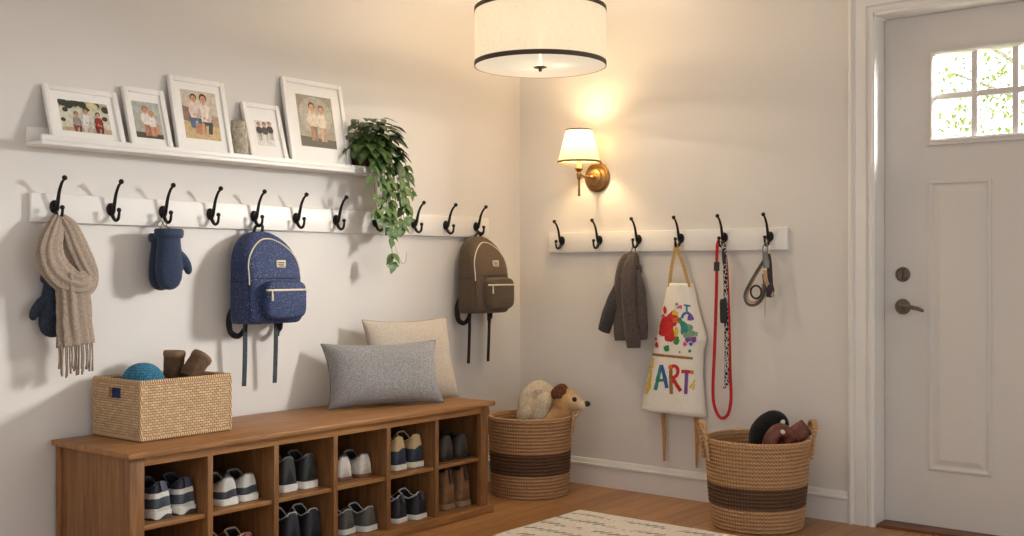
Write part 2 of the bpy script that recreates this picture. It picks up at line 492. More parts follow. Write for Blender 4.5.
# outside, seen through the door glass: a lawn and two trees
b = NB(); box(b, (-3, .2, -.3), (13, 16, -.2)); struct('ground_outside', b, plain('lawn', S(120, 150, 80), .9, vary=.2, scale=3), smooth=None)
def leaf(bm, p, d, up, ln, wd, fold=.12, mi=0, droop=.15):
    d = Vector(d).normalized(); s = d.cross(Vector(up)); 
    if s.length < .05: s = d.cross(Vector((1, .2, .1)))
    s.normalize(); n = s.cross(d)
    pr = [(0, 0), (.12, .26), (.32, .43), (.55, .38), (.8, .18), (1, 0)]
    mid = [bm.verts.new(Vector(p)+d*(ln*u)-n*(droop*ln*u*u)) for u, v in pr]
    for sg in (1, -1):
        ed = [bm.verts.new(Vector(p)+d*(ln*u)+s*(sg*v*wd)+n*(fold*v*wd*2-droop*ln*u*u)) for u, v in pr[1:-1]]
        quad(bm, [mid[0], mid[1], ed[0]], mi)
        for k in range(len(ed)-1): quad(bm, [mid[k+1], mid[k+2], ed[k+1], ed[k]], mi)
        quad(bm, [mid[-2], mid[-1], ed[-1]], mi)
bark = plain('pale_bark', S(190, 180, 160), .9, vary=.1)
def leafy(name, c):
    t = NT(name); t.n.remove(t.p); d = t.n.new('ShaderNodeBsdfDiffuse'); q = t.n.new('ShaderNodeBsdfTranslucent'); d.inputs[0].default_value = c; q.inputs[0].default_value = c
    m = t.n.new('ShaderNodeMixShader'); m.inputs[0].default_value = .6; t.l.new(d.outputs[0], m.inputs[1]); t.l.new(q.outputs[0], m.inputs[2]); t.l.new(m.outputs[0], t.out.inputs[0]); return t.m
lf_out = leafy('spring_leaves', S(172, 186, 100))
for k, (x, y, r, cz, lab) in enumerate(((1.75, 4.6, 1.35, 2.2, 'young green tree behind the left panes of the door window'), (3.6, 8.2, 1.4, 1.9, 'low leafy tree further off behind the right panes of the door window'))):
    t = T('garden_tree', lab, 'tree', (x, y, -.2), 'O')
    b = NB(); tube(b, [(0, 0, 0), (.05, 0, 1.0), (-.05, .05, 2.0), (.0, 0, 3.2)], [.06, .045, .03, .012], 8)
    for j in range(16):
        a = random.uniform(0, 6.3); z0 = random.uniform(.9, 2.7)
        tube(b, [(0, 0, z0), (math.cos(a)*r*.45, math.sin(a)*r*.45, z0+.35), (math.cos(a)*r*.85, math.sin(a)*r*.85, z0+.6)], [.022, .014, .005], 6)
    obj('trunk', b, bark, t)
    b = NB()
    for j in range(5200):
        v = Vector((random.gauss(0, 1), random.gauss(0, 1), random.gauss(0, 1))).normalized()*(random.random()**.4)
        p = Vector((v.x*r, v.y*r, cz+v.z*1.3)); 
        leaf(b, p, (random.uniform(-1, 1), random.uniform(-1, 1), random.uniform(-.9, .3)), (0, 0, 1), .052, .032)
    obj('leaves', b, lf_out, t)

# ------------------------------------------------------------------ hook rails
HLY = [-2.655, -2.438, -2.221, -2.006, -1.792, -1.571, -1.344, -1.105, -.85, -.623, -.394]
def hook_meshes():
    b = NB(); lathe(b, [(0, .0), (.017, 0), (.019, .003), (.016, .007), (.008, .009), (0, .009)], 20, (0, 0, 0), 'x')
    for v in b.verts: v.co.z *= 1.25
    pl = b
    b = NB()
    tube(b, [(.004, 0, -.012), (.016, 0, -.004), (.026, 0, .022), (.036, 0, .055), (.052, 0, .082), (.068, 0, .095)], [.0075, .0085, .0068, .0058, .0052, .0048], 10, out=(0, 1, 0))
    ball(b, (.07, 0, .098), .0095, 8)
    tube(b, [(.006, 0, -.008), (.018, 0, -.03), (.034, 0, -.041), (.05, 0, -.035), (.056, 0, -.016), (.055, 0, -.008)], [.0075, .007, .0062, .0056, .005, .005], 10, out=(0, 1, 0))
    ball(b, (.055, 0, -.004), .0085, 8)
    return b, pl
def rail(name, label, frame, y0, y1, z0, z1, hooks, zh):
    t = T(name, label, 'coat rack', (0, (y0+y1)/2, z0), frame)
    b = NB(); box(b, (0, y0, z0), (.022, y1, z1), bevel=.003); obj('board', b, M['rail'], t)
    proto = None
    for y in hooks:
        rel = (.022, y-t.org.y, zh-t.org.z)
        if proto is None:
            hb, pb = hook_meshes()
            proto = obj('hook', hb, M['iron'], t.e); proto.location = rel
            pl = obj('hook_plate', pb, M['iron'], proto); continue
        h = proto.copy(); COL.objects.link(h); h.parent = t.e; h.location = rel
        p = pl.copy(); COL.objects.link(p); p.parent = h
    return t
HL = HLY
HR = [.298, .533, .766, 1.004, 1.236, 1.466]
rail('hook_rail', 'long white wooden hook rail with eleven black hooks on the left wall', 'L', -2.738, -.285, 1.266, 1.367, HL, 1.321)
rail('hook_rail', 'short white wooden hook rail with six black hooks beside the door', 'B', .212, 1.548, 1.191, 1.294, HR, 1.252)

# ------------------------------------------------------------------ picture ledge, frames, vase, plant
LT = 1.541
t = T('picture_ledge', 'white wall ledge holding framed photos above the long hook rail', 'shelf', (0, -1.97, 1.527), 'L')
b = NB(); box(b, (0, -2.748, LT), (.014, -1.172, 1.595), bevel=.002); obj('back_board', b, M['rail'], t)
b = NB(); box(b, (0, -2.748, 1.527), (.112, -1.172, LT), bevel=.002); obj('shelf_board', b, M['rail'], t)
b = NB(); box(b, (.100, -2.748, LT), (.112, -1.172, 1.561), bevel=.002); obj('front_lip', b, M['rail'], t)

SK, SK2 = S(205, 150, 115), S(180, 120, 88)
PC = {}
def pc(c):
    if c not in PC: PC[c] = plain('print_ink_%d' % len(PC), c, .45, vary=.12, scale=70)
    return PC[c]
def picture(label, y0, y1, h, pw, ph, art, oy=0, oz=0, bd=.02):
    w = y1-y0-.006; lean = .073
    t = T('framed_photo', label, 'picture frame', (.092, (y0+y1)/2, LT), 'O')
    t.e.rotation_euler = (0, -math.asin(lean/h), 0)
    b = NB(); d0, d1 = -.018, .0
    for lo, hi in (((d0, -w/2, 0), (d1, -w/2+bd, h)), ((d0, w/2-bd, 0), (d1, w/2, h)), ((d0, -w/2+bd, 0), (d1, w/2-bd, bd)), ((d0, -w/2+bd, h-bd), (d1, w/2-bd, h))):
        box(b, lo, hi, bevel=.0015)
    obj('frame', b, M['rail'], t)
    b = NB(); box(b, (d0+.002, -w/2+bd-.001, bd-.001), (-.008, w/2-bd+.001, h-bd+.001)); obj('mat_board', b, M['print_back'], t, smooth=None)
    mats = []; b = NB(); lay = [0]
    def mi(c):
        m = pc(c)
        if m not in mats: mats.append(m)
        return mats.index(m)
    def poly(pts, c):
        lay[0] += 1; x = -.0078+lay[0]*.00006
        vs = [b.verts.new((x, oy+(min(1, max(0, u))-.5)*pw, h/2+oz+(min(1, max(0, v))-.5)*ph)) for u, v in pts]
        f = quad(b, vs, mi(c))
    def ell(u, v, ru, rv, c, n=14): poly([(u+ru*math.cos(2*PI*k/n), v+rv*math.sin(2*PI*k/n)) for k in range(n)], c)
    def person(u, v, s, hair, top, legs, pose='stand', asp=ph/pw, skin=SK):
        q = s*asp                                             # s = height as a fraction of the print
        dk = tuple(x*.72 for x in top[:3])+(1,); lk = tuple(x*.75 for x in legs[:3])+(1,)
        if pose == 'stand':
            for sg, c_ in ((-1, legs), (1, lk)): poly([(u+sg*.055*q-.04*q, v), (u+sg*.055*q+.045*q, v), (u+sg*.06*q+.06*q, v+.25*s), (u+sg*.05*q+.075*q, v+.5*s), (u+sg*.05*q-.075*q, v+.5*s), (u+sg*.06*q-.05*q, v+.25*s)], c_)
            for sg in (-1, 1): poly([(u+sg*.10*q, v+.74*s), (u+sg*.17*q, v+.70*s), (u+sg*.2*q, v+.55*s), (u+sg*.16*q, v+.42*s), (u+sg*.11*q, v+.44*s)], dk if sg > 0 else top)
            poly([(u-.12*q, v+.38*s), (u+.12*q, v+.38*s), (u+.14*q, v+.6*s), (u+.13*q, v+.73*s), (u+.05*q, v+.79*s), (u-.05*q, v+.79*s), (u-.13*q, v+.73*s), (u-.14*q, v+.6*s)], top)
            for sg in (-1, 1): ell(u+sg*.16*q, v+.42*s, .03*q, .03*s, skin, 8)
        else:
            poly([(u-.17*q, v), (u-.04*q, v), (u-.02*q, v+.2*s), (u+.16*q, v+.24*s), (u+.2*q, v+.38*s), (u-.16*q, v+.42*s), (u-.22*q, v+.3*s)], legs)
            poly([(u+.04*q, v), (u+.15*q, v), (u+.2*q, v+.28*s), (u+.08*q, v+.3*s)], lk)
            poly([(u-.15*q, v+.3*s), (u+.16*q, v+.3*s), (u+.2*q, v+.5*s), (u+.17*q, v+.68*s), (u+.06*q, v+.76*s), (u-.06*q, v+.76*s), (u-.17*q, v+.68*s), (u-.2*q, v+.5*s)], top)
            poly([(u+.04*q, v+.3*s), (u+.16*q, v+.3*s), (u+.2*q, v+.5*s), (u+.16*q, v+.66*s), (u+.1*q, v+.5*s)], dk)
            ell(u-.03*q, v+.4*s, .05*q, .04*s, skin, 8); ell(u+.08*q, v+.36*s, .045*q, .035*s, skin, 8)
        poly([(u-.035*q, v+.74*s), (u+.035*q, v+.74*s), (u+.03*q, v+.84*s), (u-.03*q, v+.84*s)], skin)
        ell(u, v+.9*s, .11*q, .12*s, hair); ell(u, v+.865*s, .085*q, .098*s, skin); ell(u-.03*q, v+.875*s, .014*q, .012*s, hair, 6); ell(u+.03*q, v+.875*s, .014*q, .012*s, hair, 6); ell(u, v+.825*s, .03*q, .008*s, S(150, 70, 60), 6)
    art(poly, ell, person)
    obj('photo_print', b, mats, t, smooth=None)
def full(poly, c): poly([(0, 0), (1, 0), (1, 1), (0, 1)], c)
def art1(poly, ell, person):
    full(poly, S(205, 200, 180)); poly([(0, .75), (1, .8), (1, 1), (0, 1)], S(176, 170, 130))
    for u, v, r in ((.08, .92, .1), (.2, .85, .1), (.33, .93, .1), (.48, .9, .09), (.12, .68, .06), (.55, .78, .08), (.78, .92, .06), (.95, .8, .09), (.9, .5, .06), (.05, .35, .05)): ell(u, v, r, r*1.3, S(46, 52, 40), 9)
    ell(.68, .87, .12, .12, S(205, 190, 150)); poly([(0, 0), (1, 0), (1, .16), (0, .12)], S(186, 160, 130))
    person(.32, .0, .64, S(40, 28, 22), S(150, 140, 138), S(120, 60, 55), 'sit'); person(.52, .0, .76, S(120, 90, 60), S(216, 214, 210), S(200, 196, 190), 'sit', skin=SK); person(.76, .0, .68, S(34, 24, 20), S(140, 34, 32), S(120, 30, 28), 'sit')
def art2(poly, ell, person):
    full(poly, S(170, 168, 156)); poly([(.0, .5), (1, .5), (1, 1), (0, 1)], S(176, 178, 168)); poly([(0, 0), (1, 0), (1, .13), (0, .16)], S(70, 62, 52))
    poly([(.5, .1), (.95, .12), (.78, .62), (.6, .6)], S(196, 140, 112)); person(.46, .06, .82, S(170, 110, 60), S(226, 218, 208), SK2, skin=SK); person(.66, .06, .7, S(186, 130, 80), S(230, 222, 212), SK, skin=SK)
def art3(poly, ell, person):
    full(poly, S(206, 190, 170)); poly([(0, 0), (1, 0), (1, .3), (0, .36)], S(196, 168, 122)); poly([(0, .36), (.3, .34), (.34, .62), (0, .66)], S(140, 108, 84)); poly([(.6, .3), (1, .28), (1, .5), (.62, .55)], S(170, 146, 120))
    person(.62, .12, .82, S(60, 40, 30), S(224, 212, 196), S(52, 54, 56), 'sit'); poly([(.4, .1), (.56, .1), (.58, .32), (.4, .4)], SK); person(.34, .22, .70, S(80, 50, 36), S(222, 200, 190), S(74, 98, 128), 'sit'); poly([(.34, .12), (.46, .08), (.5, .3), (.36, .34)], SK2)
def art4(poly, ell, person):
    full(poly, S(222, 218, 212)); person(.2, .2, .72, S(40, 34, 30), S(50, 48, 50), S(190, 184, 178)); person(.52, .16, .78, S(60, 48, 40), S(70, 62, 60), S(226, 222, 216)); person(.82, .24, .74, S(30, 28, 34), S(38, 40, 58), S(196, 190, 186))
def art5(poly, ell, person):
    full(poly, S(158, 148, 128)); ell(.5, .62, .46, .36, S(178, 169, 150), 24); poly([(0, 0), (1, 0), (1, .16), (0, .2)], S(84, 72, 52))
    person(.40, .12, .74, S(96, 68, 46), S(214, 198, 172), S(160, 116, 84)); person(.66, .12, .7, S(120, 84, 56), S(222, 206, 184), S(196, 158, 126))
picture('landscape white frame at the left end of the ledge, photo of three people sitting', -2.697, -2.41, .222, .19, .120, art1)
picture('white portrait frame second from the left, two people standing on a grey background', -2.392, -2.212, .252, .115, .145, art2)
picture('white portrait frame left of the stone jar, photo of an adult and a child sitting', -2.196, -1.936, .318, .162, .198, art3, oz=.01)
picture('smallest white frame right of the stone jar, photo of three dark-haired people on white', -1.853, -1.657, .258, .09, .11, art4)
picture('largest white frame beside the trailing plant, photo of two people in cream clothes', -1.646, -1.305, .385, .2, .23, art5, oz=.012)

def stone_mat():
    t = NT('mottled_stone'); v = t.tc()
    n = t.noise(v, 55, 5, .7, .8); d = t.voronoi(v, 60)
    t.color(t.mix(t.math('MULTIPLY', d, .7), t.ramp(n, [(.3, S(136, 124, 104)), (.5, S(190, 180, 160)), (.7, S(226, 218, 202))]), S(150, 138, 116)))
    t.set(Roughness=.85); t.bump(n, .7, .006); return t.m
t = T('stone_jar', 'small mottled grey stone jar standing between two frames on the ledge', 'vase', (.052, -1.893, LT), 'O')
b = NB(); lathe(b, [(0, 0), (.036, 0), (.038, .006), (.040, .012), (.041, .09), (.039, .112), (.032, .126), (.027, .134), (.026, .15), (.028, .158), (.024, .16), (.022, .14), (.0, .138)], 32); obj('body', b, stone_mat(), t)
b = NB(); lathe(b, [(.0365, -.0002), (.0395, .004), (.0408, .012), (.0402, .014)], 32); obj('base_band', b, plain('dark_glaze', S(74, 66, 56), .6), t)

# trailing plant
def leaf_mat(name, a, c):
    t = NT(name); n = t.noise(t.tc(), 26, 2); f = t.noise(t.tc(), 160, 2)
    t.color(t.mix(t.math('MULTIPLY', f, .3), t.ramp(n, [(.3, a), (.7, c)]), S(104, 126, 74)))
    t.set(Roughness=.42); t.p.inputs['Specular IOR Level'].default_value = .4; return t.m
PY, PX = -1.222, .056
t = T('potted_plant', 'trailing green plant in a brown pot at the right end of the ledge', 'plant', (PX, PY, LT), 'O')
b = NB(); lathe(b, [(0, 0), (.034, 0), (.036, .004), (.043, .068), (.045, .07), (.045, .084), (.041, .086), (.038, .07), (0, .068)], 32); obj('pot', b, plain('brown_clay', S(96, 60, 40), .75, vary=.15), t)
b = NB(); lathe(b, [(0, .072), (.02, .074), (.0375, .07)], 20); obj('soil', b, plain('soil', S(50, 38, 28), .95, vary=.3, scale=200), t, smooth=180)
random.seed(21)
vines = [ # end (out, along, z) relative to the pot, with a mid point
 ((.09, .07, -.06), (.10, .10, -.41)), ((.08, .12, .02), (.09, .14, -.25)), ((.07, .17, .06), (.08, .22, -.20)), ((.06, .20, .08), (.06, .26, -.08)),
 ((.10, .03, -.02), (.10, .04, -.22)), ((.09, .09, .0), (.10, .09, -.23)), ((.07, .14, .03), (.09, .17, -.24)), ((.10, -.03, .02), (.11, -.01, -.20)),
 ((.07, .15, .05), (.07, .205, -.22)), ((.08, .09, .03), (.10, .09, -.26)), ((.08, .15, .05), (.11, .18, -.16))]
bs = NB(); bl = NB()
for k, (m_, e_) in enumerate(vines):
    P = smooth_path([(0, 0, .07), (m_[0]*.5, m_[1]*.45, .15), m_, ((m_[0]+e_[0])/2, m_[1]*.4+e_[1]*.6, (m_[2]+e_[2])/2), e_], 8)
    tube(bs, P[::2]+[P[-1]], .0016, 5, smoothp=False)
    ln = sum((a-c).length for a, c in zip(P, P[1:])); acc = 0; nxt = .04
    for a, c in zip(P, P[1:]):
        acc += (c-a).length
        if acc > nxt:
            nxt += random.uniform(.03, .046)
            for sg in (1, -1):
                if random.random() < .34: continue
                dn = (c-a).normalized()
                side = Vector((random.uniform(.0, .9), sg*random.uniform(.4, 1), random.uniform(-.7, .05)))
                leaf(bl, c, side+dn*.5, Vector((.8, 0, .7)), random.uniform(.046, .064), random.uniform(.036, .048), .1, 1 if c.z < -.02 else 0, .25)
    leaf(bl, P[-1], (.2, random.uniform(-.3, .3), -1), Vector((1, 0, .1)), .045, .03, .1, 1)
    leaf(bl, P[-1], (.2, -1, -.5), Vector((1, 0, .1)), .042, .03, .1, 1); leaf(bl, P[-1], (.2, 1, -.4), Vector((1, 0, .1)), .042, .03, .1, 1)
for k in range(190):
    a = random.uniform(0, 2*PI); el = random.uniform(-.25, 1.35)
    if k > 150: a = random.uniform(-1.2, 1.0); el = random.uniform(-.9, .1)
    r = random.uniform(.05, .125)
    d = Vector((math.cos(a)*math.cos(el)*.75, math.sin(a)*math.cos(el), math.sin(el)))
    p = Vector((.04, .045, .115))+Vector((d.x*r*.8, d.y*r*1.2, d.z*r*1.15))
    if p.x < -.035: p.x = -.035+random.random()*.01
    if p.x < 0 and d.x < 0: d.x = abs(d.x)*.3
    leaf(bl, p, Vector((d.x+.25, d.y, d.z*.35-.35)), Vector((.3, 0, 1))+d*.8, random.uniform(.055, .078), random.uniform(.046, .058), .1, 0, .3)
    if k % 4 == 0: tube(bs, [(0, 0, .07), p*.55+Vector((0, 0, .04)), p], .0016, 5, 3)
for v in bl.verts:
    if v.co.z > -.035 and v.co.x < -.05: v.co.x = -.05
tube(bs, [(.09, .11, -.30), (.07, .18, -.40), (.05, .23, -.405), (.04, .25, -.36)], .001, 5)
obj('stems', bs, plain('green_stems', S(112, 110, 70), .6), t); obj('leaves', bl, [leaf_mat('dark_leaves', S(40, 64, 34), S(74, 102, 52)), leaf_mat('trailing_leaves', S(60, 88, 44), S(96, 124, 66))], t, smooth=180)

# ------------------------------------------------------------------ bench with cubbies
t = T('shoe_bench', 'long oak shoe bench with twelve cubbies along the left wall', 'bench', (.245, -1.745, 0), 'L')
Y0, Y1, XF = -2.648, -.840, .48
b = NB(); box(b, (.024, -2.668, .488), (.508, -.820, .508), bevel=.004); obj('bench_top', b, M['woody'], t)
b = NB(); box(b, (.03, Y0+.022, 0), (XF, Y1-.022, .04), bevel=.001); box(b, (XF-.02, Y0-.028, 0), (XF+.008, Y1+.03, .038), bevel=.003); obj('base_board', b, M['woody'], t)
b = NB(); box(b, (.022, Y0+.02, .04), (.030, Y1-.02, .488)); obj('back_panel', b, M['woody'], t)
b = NB(); box(b, (XF-.02, Y0+.055, .456), (XF, Y1-.051, .488), bevel=.0015); box(b, (.02, Y0+.03, .470), (XF-.02, Y1-.03, .488)); obj('top_rail', b, M['woody'], t)
for (y, w_, sg) in ((Y0, .055, 1), (Y1, .051, -1)):
    b = NB(); a, c = sorted((y, y+sg*w_)); box(b, (XF-.024, a, .036), (XF, c, .488), bevel=.002); obj('front_post', b, M['woodz'], t)
    b = NB(); a, c = sorted((y, y+sg*.03)); box(b, (.020, a, 0), (.052, c, .488), bevel=.002); obj('rear_post', b, M['woodz'], t)
    b = NB(); a, c = sorted((y+sg*.007, y+sg*.025)); box(b, (.05, a, .02), (XF-.02, c, .488)); 
    a, c = sorted((y+sg*.001, y+sg*.02)); box(b, (.05, a, .0), (XF-.02, c, .05), bevel=.002); obj('side_panel', b, M['woodz'], t)
DV = [-2.3345, -2.0455, -1.7555, -1.467, -1.1775]
for y in DV:
    b = NB(); box(b, (.030, y-.011, .04), (XF-.002, y+.011, .47), bevel=.001); obj('divider', b, M['woodz'], t)
ED = [Y0+.025]+DV+[Y1-.025]
for k in range(6):
    b = NB(); box(b, (.030, ED[k]+(.011 if k else 0), .241), (XF-.012, ED[k+1]-(.011 if k < 5 else 0), .257), bevel=.001); obj('cubby_shelf', b, M['woody'], t)

# ------------------------------------------------------------------ shoes
WHT, CRM = S(226, 222, 214), S(214, 200, 176)
SH = {}
def shoe(label, x, y, z, rotz, h, upper, sole, rim=None, tab=None, lining=S(52, 50, 50), L_=.265, W_=.094, so=.028, boot=False, group=None, laces=None, tabh=.03):
    t = T('boot' if boot else 'shoe', label, 'boot' if boot else 'shoe', (x, y, z), 'O', group, rotz)
    hw = [(0, .56), (.02, .74), (.06, .86), (.12, .92), (.2, .93), (.3, .90), (.4, .88), (.5, .93), (.62, .94), (.74, .95), (.84, .89), (.92, .72), (.97, .5), (1, .22)]
    if boot: hv = [(0, h), (.05, h), (.15, h-.004), (.3, h+.002), (.4, h), (.46, h*.72), (.52, h*.52), (.62, h*.42), (.75, h*.38), (.9, h*.33), (1, h*.24)]
    else: hv = [(0, h), (.05, h), (.12, h-.008), (.22, h-.022), (.32, h-.012), (.4, h+.008), (.46, h-.004), (.56, h*.78), (.68, h*.64), (.8, h*.54), (.92, h*.47), (1, h*.36)]
    def f(tab_, s):
        for (a, p), (c, q) in zip(tab_, tab_[1:]):
            if s <= c: 
                k = (s-a)/(c-a); return p+(q-p)*k
        return tab_[-1][1]
    st = [0, .012, .03, .06, .1, .15, .2, .26, .32, .37, .41, .46, .52, .6, .68, .76, .84, .9, .95, .98, 1]
    na = 22; b = NB(); G = []
    for s in st:
        w = f(hw, s)*W_/2; top = f(hv, s); row = []
        lean = .010*(1-s/.1) if s < .1 else 0
        for k in range(na+1):
            a = PI*k/na; pw = .5 if s < .45 else .8
            cx = math.copysign(abs(math.cos(a))**pw, math.cos(a)); sz = math.sin(a)**(.46 if s < .45 else .75)
            zz = so*.6+(top-so*.6)*sz
            nar = 1-.16*(zz/top)**2 if s < .45 else 1
            xx = -L_*s*(1-.0) - lean*(zz/top)**2*(-.3) - (.012*(zz/h)**2 if s < .1 else 0)
            row.append(b.verts.new((xx, -w*cx*nar, zz)))
        G.append(row)
    cut0, cut1 = 3, 10
    op = 7
    for i in range(len(st)-1):
        for k in range(na):
            if 2 <= i <= 9 and op <= k < na-op: continue
            quad(b, (G[i][k], G[i][k+1], G[i+1][k+1], G[i+1][k]))
    quad(b, G[0]); quad(b, list(reversed(G[-1])))
    edge = [G[i][op].co.copy() for i in range(2, 11)]+[G[10][k].co.copy() for k in range(op+1, na-op)]+[G[i][na-op].co.copy() for i in range(10, 1, -1)]+[G[2][k].co.copy() for k in range(na-op-1, op, -1)]
    lin = SH.setdefault(('lin', lining), plain('shoe_lining', lining, .95))
    up = upper if not isinstance(upper, tuple) else SH.setdefault(('up', upper), plain('shoe_upper', upper, .55, vary=.1, scale=60, bump=.3, bscale=500))
    obj('upper', b, [up, lin], t, smooth=50, solid=.004, solid_mat=1, sub=1)
    # sole: plan outline, slightly flared
    b = NB(); rs = []
    outl = []
    for s in st: outl.append((-L_*s, -f(hw, s)*W_/2-.002))
    ring = outl+[(x_, -y_) for x_, y_ in reversed(outl)]
    ring = [(x_+(.003 if x_ > -.01 else 0), y_) for x_, y_ in ring]
    for z_, g in ((0, .95), (.003, 1.0), (so-.003, 1.0), (so, .97)):
        rs.append([Vector((-.5*L_+(x_+.5*L_)*g, y_*g, z_+(.012 if x_ < -.93*L_ and z_ < .004 else 0))) for x_, y_ in ring])
    rings(b, rs, True, True, True)
    sm = sole if not isinstance(sole, tuple) else SH.setdefault(('so', sole), plain('shoe_sole', sole, .6, vary=.06, bump=.2, bscale=300))
    obj('sole', b, sm, t, smooth=45)
    b = NB(); sweep(b, edge[::1], .007, .007, 8, (0, 0, 1), closed=True, smoothp=False)
    rm = SH.setdefault(('rim', rim or lining), plain('shoe_collar', rim or lining, .8))
    obj('collar', b, rm, t)
    if tab:
        hh = f(hv, .01); b = NB(); sweep(b, [(.004, 0, hh-tabh), (.0035-.006, 0, hh-.012), (-.004-.006, 0, hh+.004)], .018, .004, 4, (1, 0, 0), rect=True)
        obj('heel_tab', b, SH.setdefault(('tab', tab), plain('heel_tab', tab, .6)), t)
    lc = SH.setdefault(('lace', laces or rim or lining), plain('shoelace', laces or rim or lining, .8)); b = NB()
    for s in (.47, .53, .59):
        w = f(hw, s)*W_/2*.55; zt = f(hv, s)
        sweep(b, [(-L_*s, -w, zt*.93), (-L_*s-.002, 0, zt+.003), (-L_*s, w, zt*.93)], .007, .003, 4, (0, 0, 1), m=4, rect=True)
    obj('laces', b, lc, t)
    return t
navy, dgrey, blk = S(44, 50, 66), S(72, 76, 80), S(30, 31, 32)
m1 = band_mat('trainer_bands', [(0, WHT), (.040, S(64, 74, 84)), (.074, WHT), (.092, S(46, 50, 68))], .004)
m2 = band_mat('sneaker_bands', [(0, WHT), (.028, S(58, 64, 74)), (.055, S(206, 202, 194))], .005)
m5 = band_mat('hightop_bands', [(0, S(40, 52, 70)), (.088, S(198, 168, 122))], .010)
m1s = band_mat('two_tone_sole', [(0, S(56, 60, 64)), (.011, WHT)], .012)
mboot = plain('tan_suede', S(136, 98, 66), .9, vary=.14, scale=40, bump=.3, bscale=300)
PAIRS = [
 ('navy and white striped running shoe', 'first top cubby from the left', ((.430, -2.490, .257), (.428, -2.393, .257)), .124, m1, m1s, S(66, 70, 78), S(52, 56, 74), .03, 0, {}),
 ('white sneaker with dark grey middle band', 'second top cubby from the left', ((.432, -2.215, .257), (.424, -2.120, .257)), .098, m2, WHT, S(120, 120, 120), None, .026, 0, {}),
 ('black sneaker with thick white sole', 'third top cubby from the left', ((.412, -1.923, .257), (.418, -1.828, .257)), .13, S(34, 36, 34), WHT, S(110, 110, 108), None, .03, 0, {}),
 ('plain white leather sneaker with brown sole', 'fourth top cubby from the left', ((.404, -1.632, .257), (.412, -1.530, .257)), .092, S(214, 206, 194), S(116, 82, 54), S(120, 116, 112), None, .014, 0, {}),
 ('navy high-top sneaker with tan collar', 'fifth top cubby from the left', ((.422, -1.337, .257), (.428, -1.240, .257)), .138, m5, S(224, 214, 196), S(206, 180, 138), None, .026, 0, {}),
 ('dark brown leather shoe', 'right-most top cubby', ((.424, -1.040, .257), (.430, -.945, .257)), .108, S(64, 54, 46), S(38, 32, 28), S(48, 40, 34), None, .012, 0, {'rough': 1}),
 ('cream and red trainer', 'second bottom cubby from the left', ((.425, -2.225, .04), (.42, -2.128, .04)), .098, band_mat('cream_red_bands', [(0, WHT), (.05, S(206, 190, 166)), (.082, S(150, 50, 52))], .01), WHT, S(206, 190, 170), S(150, 60, 60), .026, 0, {}),
 ('black slip-on shoe with pale collar', 'third bottom cubby from the left', ((.420, -1.910, .04), (.425, -1.812, .04)), .135, S(36, 38, 46), S(46, 46, 48), S(206, 204, 198), None, .02, 0, {}),
 ('grey canvas sneaker with white sole', 'fourth bottom cubby from the left', ((.412, -1.618, .04), (.44, -1.524, .04)), .096, S(84, 82, 78), WHT, S(196, 194, 188), None, .024, .12, {}),
 ('black sneaker with pale collar piping', 'fifth bottom cubby from the left', ((.434, -1.338, .04), (.448, -1.236, .04)), .112, S(34, 36, 42), WHT, S(206, 206, 204), S(60, 62, 70), .022, .16, {}),
]
for nm, where, pos, h, up, so_m, rim, tab, so, rz, kw in PAIRS:
    for k, p in enumerate(pos):
        shoe('%s %s in the %s' % (('left' if k == 0 else 'right'), nm, where), *p, rz+(.015 if k == 0 else -.015), h, up, so_m, rim, tab, so=so, L_=.262 if rz == 0 else .255)
for k, p in enumerate(((.420, -1.026, .04), (.428, -.932, .04))):
    shoe('%s tan suede ankle boot in the right-most bottom cubby' % ('left' if k == 0 else 'right'), *p, (.01, -.01)[k], .176, mboot, S(150, 122, 94), S(96, 68, 46), S(70, 48, 34), boot=True, so=.026, W_=.09, tabh=.06)

# ------------------------------------------------------------------ wicker storage basket and its contents
BX0, BX1, BY0, BY1, BZ0, BH = .030, .328, -2.512, -2.134, .508, .203
t = T('storage_basket', 'rectangular woven seagrass basket on the left end of the bench', 'basket', ((BX0+BX1)/2, (BY0+BY1)/2, BZ0), 'W')
th = .012; b = NB(); z0, z1 = BZ0, BZ0+BH
box(b, (BX0, BY0, z0), (BX1, BY1, z0+.01))
box(b, (BX1-th, BY0, z0), (BX1, BY1, z1)); box(b, (BX0, BY0, z0), (BX0+th, BY1, z1)); box(b, (BX0+th, BY1-th, z0), (BX1-th, BY1, z1))
hx0, hx1, hz0, hz1 = .135, .208, z1-.062, z1-.024
for lo, hi in (((BX0+th, BY0, z0), (BX1-th, BY0+th, hz0)), ((BX0+th, BY0, hz1), (BX1-th, BY0+th, z1)), ((BX0+th, BY0, hz0), (hx0, BY0+th, hz1)), ((hx1, BY0, hz0), (BX1-th, BY0+th, hz1))): box(b, lo, hi)
obj('basket_body', b, M['wicker'], t, smooth=None)
def wrap_mat():
    m = NT('wrapped_rim'); x, y, z = m.sep(m.tc()); s = m.math('SINE', m.math('MULTIPLY', m.math('ADD', m.math('ADD', x, y), m.math('MULTIPLY', z, .3)), 700))
    m.color(m.ramp(m.math('ADD', m.math('MULTIPLY', s, .5), .5), [(.05, S(136, 98, 62)), (.5, S(216, 180, 136))])); m.set(Roughness=.7); m.bump(s, .6, .003); return m.m
WR = wrap_mat()
b = NB(); q = .002
for zz in (z1, ):
    cs = [(BX0+th/2, BY0+th/2, zz), (BX1-th/2, BY0+th/2, zz), (BX1-th/2, BY1-th/2, zz), (BX0+th/2, BY1-th/2, zz)]
    for k in range(4): sweep(b, [cs[k], cs[(k+1) % 4]], .018, .016, 10, (0, 0, 1), m=1, smoothp=False)
    for c in cs: ball(b, c, .0092, 8)
obj('rim', b, WR, t)
b = NB()
